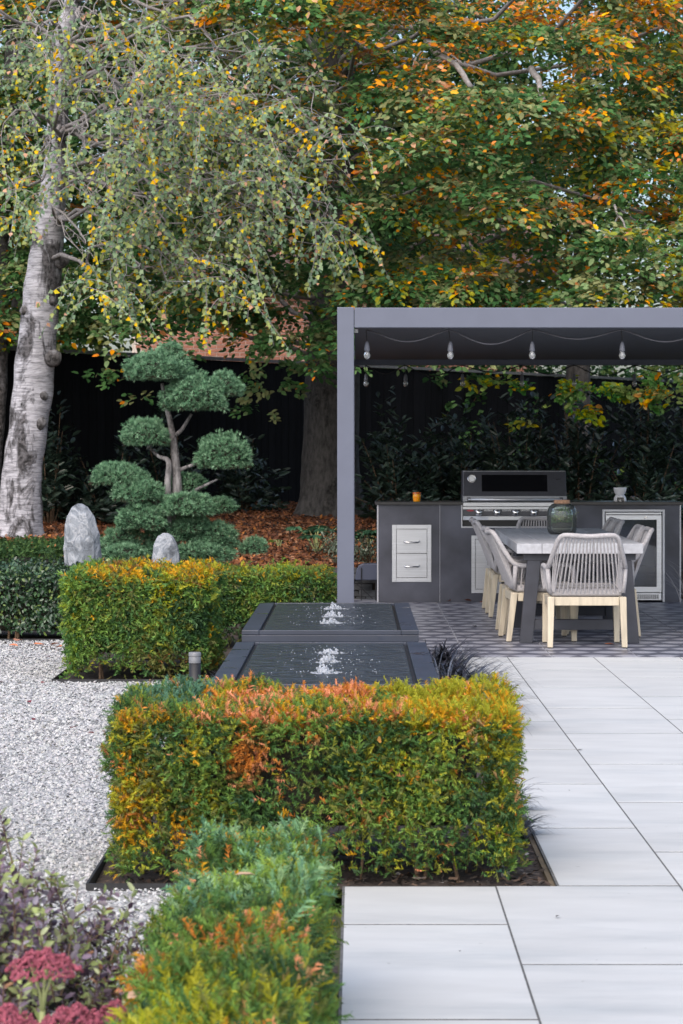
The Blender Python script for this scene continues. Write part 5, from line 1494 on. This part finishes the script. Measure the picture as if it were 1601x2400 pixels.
for i, (lab, X, Y, rad, z0, z1, n, pr) in enumerate([
    ('dark green tree filling the view behind the birch trunks', -5.1, 36, 2.4, 2.3, 12.5, 16000, [3,3,2,.3,.05]),
    ('dark green tree filling the view behind the middle of the canopy', -.6, 38, 3.2, 4.3, 13.5, 18000, [3,3,2,.4,.2]),
    ('olive tree filling the view behind the right of the canopy', 3.6, 38.5, 3.2, 4.0, 12.8, 19000, [2,3,3,.8,.5]),
    ('dense green tree low behind the middle of the canopy', .4, 37.0, 2.6, 4.1, 8.5, 14000, [3,3,2,.4,.2]),
    ('olive tree behind the pergola right corner', 6.6, 38, 2.4, 2.3, 12, 12000, [2,3,3,.8,.5])]):
    back_tree(lab, X, Y, rad, z0, z1, n, gp, pr, 400 + i)
# small bright shrub just over the fence on the left
def shrub(name, label, cat, loc, rad, h, n, size, pal, prob, mat, seed, group=None, tmpl=None, wide=1.0, up=.2):
    t = thing(name, label, cat, loc, group=group); rr = np.random.default_rng(seed)
    ns = max(6, n // 26); P = []; D_ = []; Nn_ = []; st = MB()
    per = n // ns
    for k in range(ns):
        q = nrm(rr.normal(size=3)); q[2] = abs(q[2]); tip = q * np.array([rad, rad, h]) * rr.uniform(.55, 1.0); tip[2] += .08
        root = np.array([tip[0] * .25, tip[1] * .25, .0]); 
        if k % 3 == 0: st.tube([tuple(root), tuple(root * .4 + tip * .6 + [0, 0, .05]), tuple(tip)], [.008, .006, .003], 4, False)
        s = rr.uniform(.35, 1.05, per); d = nrm(tip - root)
        p = root + (tip - root) * s[:, None] + rr.normal(size=(per, 3)) * .03
        az = rr.uniform(0, 6.283, per); side = np.stack([np.cos(az), np.sin(az), np.full(per, up)], -1)
        P.append(p); D_.append(side + d * .7); Nn_.append(np.tile(d, (per, 1)) + rr.normal(size=(per, 3)) * .4 + [0, -.15, .3])
    P, D_, Nn_ = map(np.concatenate, (P, D_, Nn_)); m = len(P)
    tv, tf = tmpl or (LEAFV, LEAFF); tv = tv * [1, wide, 1]
    col = pick(pal, prob, m) * rr.uniform(.75, 1.25, (m, 1))
    scatter('foliage', tv, tf, P, frames(D_, Nn_), size * rr.uniform(.65, 1.25, m), np.clip(col, .004, .9), mat, t)
    st.build('stems', M['stem_brown'], t)
    return t
shrub('laurel_shrub', 'yellow green shrub peeping over the fence behind the birch', 'shrub', (-4.2, 33.0, 1.9), .9, 1.3, 1600, .10, [(.10,.20,.03),(.16,.26,.04),(.06,.13,.03)], [2,2,1], M['leaf'], 500)

for i, t_ in enumerate((-6, -4.4, -2.8, -1.2, .4)):
    p_ = fA + fd * t_ - fn * 1.1
    shrub('background_shrub', ['leftmost', 'second', 'third', 'fourth', 'fifth'][i] + ' green shrub from the left showing over the fence top behind the birches', 'shrub', (p_.x, p_.y, .7), 1.0, 3.3, 2600, .10, [(.05,.11,.04),(.09,.17,.05),(.16,.25,.06)], [3,3,1], M['leaf'], 505 + i, 'shrubs behind the fence', None, 1.0, -.1)
for i, t_ in enumerate((8.8, 10.6, 12.4, 14.2, 16.0, 17.8)):
    p_ = fA + fd * t_ - fn * 1.1
    shrub('background_shrub', ['first', 'second', 'third', 'fourth', 'fifth', 'sixth'][i] + ' shrub from the left showing over the fence under the pergola roof', 'shrub', (p_.x, p_.y, .7), 1.6, 3.6, 4200, .14, [(.06,.13,.05),(.11,.20,.08),(.24,.32,.10)], [3,3,1], M['leaf'], 540 + i, 'shrubs behind the fence', None, 1.0, -.1)
# laurels in front of the fence
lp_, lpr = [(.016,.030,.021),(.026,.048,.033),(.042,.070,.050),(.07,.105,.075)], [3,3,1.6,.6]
lau = [(-3.75, 29.0, .60, 1.55, 900, 'dark laurel shrub close right of the birch trunk'), (-3.05, 29.4, .60, 1.0, 850, 'low dark laurel shrub behind the tall standing stone'), (-2.35, 30.0, .6, 1.35, 600, 'dim laurel shrub behind the cloud pruned tree'),
       (-1.45, 31.0, .7, .9, 600, 'low dim laurel left of the beech trunk'), (.55, 28.9, .62, 1.75, 1000, 'dark laurel shrub behind the left of the counter'), (1.25, 29.3, .65, 1.65, 1000, 'dark laurel shrub behind the candle glass and grill hood'),
       (2.0, 28.9, .65, 1.75, 1100, 'dark laurel shrub right behind the grill hood'), (2.75, 29.2, .65, 1.85, 1100, 'dark laurel shrub behind the oil burner'), (3.5, 28.8, .62, 1.95, 1100, 'dark laurel shrub behind the right end of the counter'), (4.3, 29.2, .7, 2.0, 900, 'rightmost dark laurel shrub behind the counter')]
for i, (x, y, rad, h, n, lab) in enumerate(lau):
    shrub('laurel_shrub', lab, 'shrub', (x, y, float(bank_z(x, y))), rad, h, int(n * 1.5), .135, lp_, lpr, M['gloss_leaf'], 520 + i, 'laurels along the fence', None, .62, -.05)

# herbaceous plants on the leaf covered bank
def palm_plant(label, u, v, Y, size, n, seed, pal):
    p = at(u, v, Y); zb_ = float(bank_z(p.x, Y)) if Y > BANK_Y0 else 0.
    t = thing('hellebore_plant', label, 'plant', (p.x, Y, zb_), group='leafy plants on the bank'); rr = np.random.default_rng(seed)
    P = []; D_ = []; N_ = []; st = MB()
    for k in range(n):
        az = rr.uniform(0, 6.283); r0 = size * rr.uniform(.3, .95); top = np.array([r0 * math.cos(az), r0 * math.sin(az), size * rr.uniform(.55, 1.0)])
        st.tube([(0, 0, 0), tuple(top * .55 + [0, 0, .05]), tuple(top)], [.006, .005, .003], 4, False)
        for q in range(7):
            a2 = az + (q - 3) * .5; P.append(top); D_.append((math.cos(a2), math.sin(a2), -.18)); N_.append((0, 0, 1) + rr.normal(size=3) * .2)
    m = len(P); P, D_, N_ = np.array(P), np.array(D_), np.array(N_)
    scatter('leaves', LEAFV * [1, .6, 1], LEAFF, P, frames(D_, N_), size * rr.uniform(.38, .62, m), pick(pal, [1] * len(pal), m), M['leaf'], t)
    st.build('stems', M['green_stem'], t)
hp = [(.06,.13,.075),(.09,.18,.11),(.045,.10,.06)]
palm_plant('green fingered hellebore on the leaf litter left of the pergola post', 742, 1270, 25.6, .30, 13, 600, hp)
palm_plant('green leafy plant between the pergola post and the counter', 862, 1262, 25.6, .26, 16, 601, hp)
palm_plant('tiny green seedling on the leaf litter right of the cloud pruned tree', 655, 1268, 26, .12, 5, 602, [(.12,.19,.05)])
for i, (u, Y, s, lab) in enumerate([(865, 24.3, .26, 'grey green low shrub above the stone wall beside the counter'), (800, 24.2, .24, 'grey green low shrub hidden behind the pergola post foot'), (786, 25.2, .28, 'small grey leaved shrub just left of the pergola post')]):
    X = ux(u, Y); shrub('grey_shrub', lab, 'shrub', (X, Y, float(bank_z(X, Y))), s, s * .9, 500, .038, [(.14,.17,.13),(.22,.26,.21),(.08,.10,.07),(.32,.35,.29)], [3,2,3,.8], M['leaf'], 610 + i, 'grey shrubs above the wall', None, .8)

# ------------------------------------------------------------------ foreground left: purple shrub and sedum
shr_pal = [(.14,.10,.135),(.27,.21,.265),(.45,.40,.46),(.40,.45,.24),(.54,.58,.37),(.07,.05,.07),(.40,.23,.15)]
shr_pr = [2.2, 3.0, 2.2, 2.0, 1.2, 1.3, .3]
def fine_shrub(name, label, loc, rx, ry, h, n, seed):
    t = thing(name, label, 'shrub', loc); rr = np.random.default_rng(seed)
    ns = n // 16; P = []; D_ = []; N_ = []; st = MB(); C = []
    for k in range(ns):
        q = nrm(rr.normal(size=3)); q[2] = abs(q[2]) * 1.1; R_ = rr.uniform(.72, 1.03) * (1 + .12 * math.sin(5 * q[0] + 3 * q[1] + seed) + .1 * math.sin(9 * q[1] + 7 * q[2]))
        tip = q * [rx, ry, h] * R_; d = nrm(q * [1 / rx, 1 / ry, 1 / h] * .3 + [0, 0, .55] + rr.normal(size=3) * .35); L_ = rr.uniform(.07, .15)
        st.tube([tuple(tip - d * L_ * 1.6), tuple(tip)], [.0022, .0010], 3, False)
        s = np.repeat(np.linspace(.1, 1.0, 8), 2); az = np.tile([0, math.pi], 8) + np.repeat(np.arange(8) * 1.57, 2) + rr.uniform(0, 6.28)
        ref = np.array([1., 0, 0]) if abs(d[0]) < .8 else np.array([0, 1., 0]); a1 = nrm(np.cross(d, ref)); b1 = np.cross(d, a1)
        side = a1[None] * np.cos(az)[:, None] + b1[None] * np.sin(az)[:, None]
        P.append(tip - d * L_ * (1 - s)[:, None]); D_.append(side * .85 + d * .55 + rr.normal(size=(16, 3)) * .12); N_.append(np.tile(d, (16, 1)) + rr.normal(size=(16, 3)) * .25)
        c = pick(shr_pal, shr_pr, 16); tipgreen = (s > .75) & (rr.uniform(size=16) < .45); c[tipgreen] = (.38, .44, .20); C.append(c)
    P, D_, N_, C = map(np.concatenate, (P, D_, N_, C)); m = len(P)
    scatter('foliage', LEAFV * [1, .9, 1], LEAFF, P, frames(D_, N_), rr.uniform(.015, .030, m), C, M['leaf'], t)
    st.build('twigs', M['stem_brown'], t)['kind'] = 'stuff'
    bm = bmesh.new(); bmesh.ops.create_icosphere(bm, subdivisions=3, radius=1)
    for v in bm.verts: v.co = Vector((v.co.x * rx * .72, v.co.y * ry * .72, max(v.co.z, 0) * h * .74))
    me = bpy.data.meshes.new('shade_core'); bm.to_mesh(me); bm.free(); obj('shade_core', me, M['core'], t)  # dark dome filling the shrub, its colour stands for inner shade
fine_shrub('purple_shrub', 'purple and pale green small leaved shrub at the bottom left', (-.80, 5.1, 0), .36, .50, .52, 17000, 700)
fine_shrub('purple_shrub', 'darker purple shrub tip at the left edge above the large purple shrub', (-1.02, 5.9, 0), .20, .22, .55, 3600, 701)

sed = thing('sedum_plant', 'sedum with flat dusky pink flower heads at the bottom left corner', 'plant')
M['sedum'] = mk('dusky_pink_flower', (.30, .072, .105), .85, var=.5, scale=90, bump=.5, bscale=200)
M['sedum_leaf'] = mk('glaucous_leaf', (.30, .38, .28), .5, var=.1)
heads = [(100, 2262, 4.40, .064, .024), (12, 2390, 4.25, .05, .022), (172, 2402, 4.25, .068, .03), (268, 2372, 4.45, .030, .018), (20, 2440, 4.15, .06, .03)]
for i, (u, v, Y, r0, hgt) in enumerate(heads):
    c = at(u, v, Y); bm = bmesh.new(); rr = np.random.default_rng(720 + i)
    nb = int(1000 * (r0 / .064) ** 2)
    for k in range(nb):
        a_ = rr.uniform(0, 6.283); q = math.sqrt(rr.uniform()); lobed = 1 + .16 * math.sin(a_ * 5 + i)
        x, y = r0 * q * math.cos(a_) * lobed, r0 * q * math.sin(a_) * lobed
        z = hgt * (1 - q ** 2.2) + .004 * math.sin(x * 190) + .004 * math.sin(y * 170 + 1) - .012 * q
        bmesh.ops.create_icosphere(bm, subdivisions=1, radius=rr.uniform(.0019, .0036), matrix=Matrix.Translation((x, y, z + rr.uniform(-.004, .003))))
    me = bpy.data.meshes.new('flower_head'); bm.to_mesh(me); bm.free()
    o = obj('flower_head', me, M['sedum'], sed); o.location = c
    stp = MB()
    for k in range(5):
        a_ = k * 1.256 + i; stp.tube([(c.x + .4 * r0 * math.cos(a_), c.y + .4 * r0 * math.sin(a_), c.z + .002), (c.x + .1 * r0 * math.cos(a_), c.y, c.z - .05), (c.x, c.y, c.z - .09)], [.0025, .003, .004], 6)
    stp.tube([(c.x, c.y, c.z - .085), (c.x - .008, c.y, c.z - .2), (c.x, c.y + .01, -.03)], [.0055, .006, .007], 8)
    stp.build('stem', M['green_stem'], sed, True)
    for k in range(6):
        a_ = k * 2.1 + i; zz = c.z - .10 - .035 * k
        lf = MB().add([tuple(p) for p in LEAFV * [.06, .075, .05]], [tuple(f) for f in LEAFF]).build('leaf', M['sedum_leaf'], sed, True)
        lf.location = (c.x, c.y, zz); lf.rotation_euler = (0, -.25, a_)

# ------------------------------------------------------------------ fallen leaves on gravel, tiles and hedges
def fallen(label, u, v, Y, col, size, rz, tilt=0., group=None, z=None):
    p = at(u, v, Y)
    me = np_mesh('fallen_leaf', LEAFV * size, LEAFF, np.tile(col, (6, 1))); me.materials.append(M['dry_leaf'])
    o = bpy.data.objects.new('fallen_leaf', me); COL.objects.link(o); o.location = (p.x, p.y, p.z if z is None else z); o.rotation_euler = (tilt, random.uniform(-.25, .1), rz)
    tag(o, label, 'leaf', group)
def gy(v): return F_PX * H_CAM / (v - VPY)
fallen('orange fallen leaf on the tiles in front of the near end chair', 1416, 1513, gy(1513), (.42,.14,.06), .085, .3, z=.012)
fallen('pale orange leaf caught on the front face of the big hedge', 884, 1735, 7.74, (.72,.33,.08), .042, 1.2, 1.35)
fallen('dry pale leaf lying on top of the nearest hedge', 552, 2075, 5.25, (.55,.36,.24), .05, .4, z=.475)
fallen('pale curled leaf at the corner of the nearest hedge by the sedum', 298, 2340, 4.5, (.68,.45,.33), .05, .8, .3)
fallen('dark red fallen leaf on the patio tiles near the left chairs', 1108, 1469, gy(1469), (.04,.025,.03), .06, 1.0, z=.008)
ORD = ['leftmost', 'second from the left', 'third from the left', 'fourth from the left', 'fifth from the left', 'sixth from the left', 'seventh from the left', 'eighth from the left', 'rightmost']
def ordn(i, n): return ORD[8] if i == n - 1 else ORD[i]
L_ = sorted([(36, 1506), (78, 1513), (20, 1515), (50, 1504), (140, 1511), (160, 1511), (130, 1521)])
for i, (u, v) in enumerate(L_):
    fallen('orange fallen leaf on the far gravel below the left hedge, ' + ordn(i, len(L_)), u, v, gy(v), random.choice([(.55,.20,.10),(.50,.16,.05),(.45,.22,.15)]), .09, random.uniform(0, 6), .2, 'orange leaves on the far gravel', .012)
L_ = sorted([(30, 1529), (116, 1543), (10, 1603), (76, 1692), (181, 1707), (205, 1721), (66, 1646), (165, 1797), (96, 1604)])
for i, (u, v) in enumerate(L_):
    fallen('small dark red leaf on the open gravel, ' + ordn(i, len(L_)), u, v, gy(v), random.choice([(.16,.03,.04),(.22,.06,.06),(.10,.03,.03)]), random.uniform(.035, .06), random.uniform(0, 6), .2, 'red leaves on the gravel', .010)
L_ = [1055, 1105, 1132, 1146]
for i, u in enumerate(L_):
    fallen('brown leaf blown against the foot of the counter, ' + ordn(i, 4), u, 1413.5, gy(1413.5), random.choice([(.30,.10,.05),(.18,.07,.05)]), .08, random.uniform(0, 6), .4, 'leaves at the counter foot', .02)
for (u, v, s, w) in [(1312, 2150, .022, 'largest and nearest on the right'), (1366, 1759, .03, 'farthest from the camera'), (1077, 2235, .010, 'left of the long joint'), (1332, 1855, .012, 'second farthest from the camera')]:
    fallen('tiny dark scrap of debris on the pale paving, ' + w, u, v, gy(v), (.05,.048,.045), s, random.uniform(0, 6), .1, 'debris on the paving', .006)
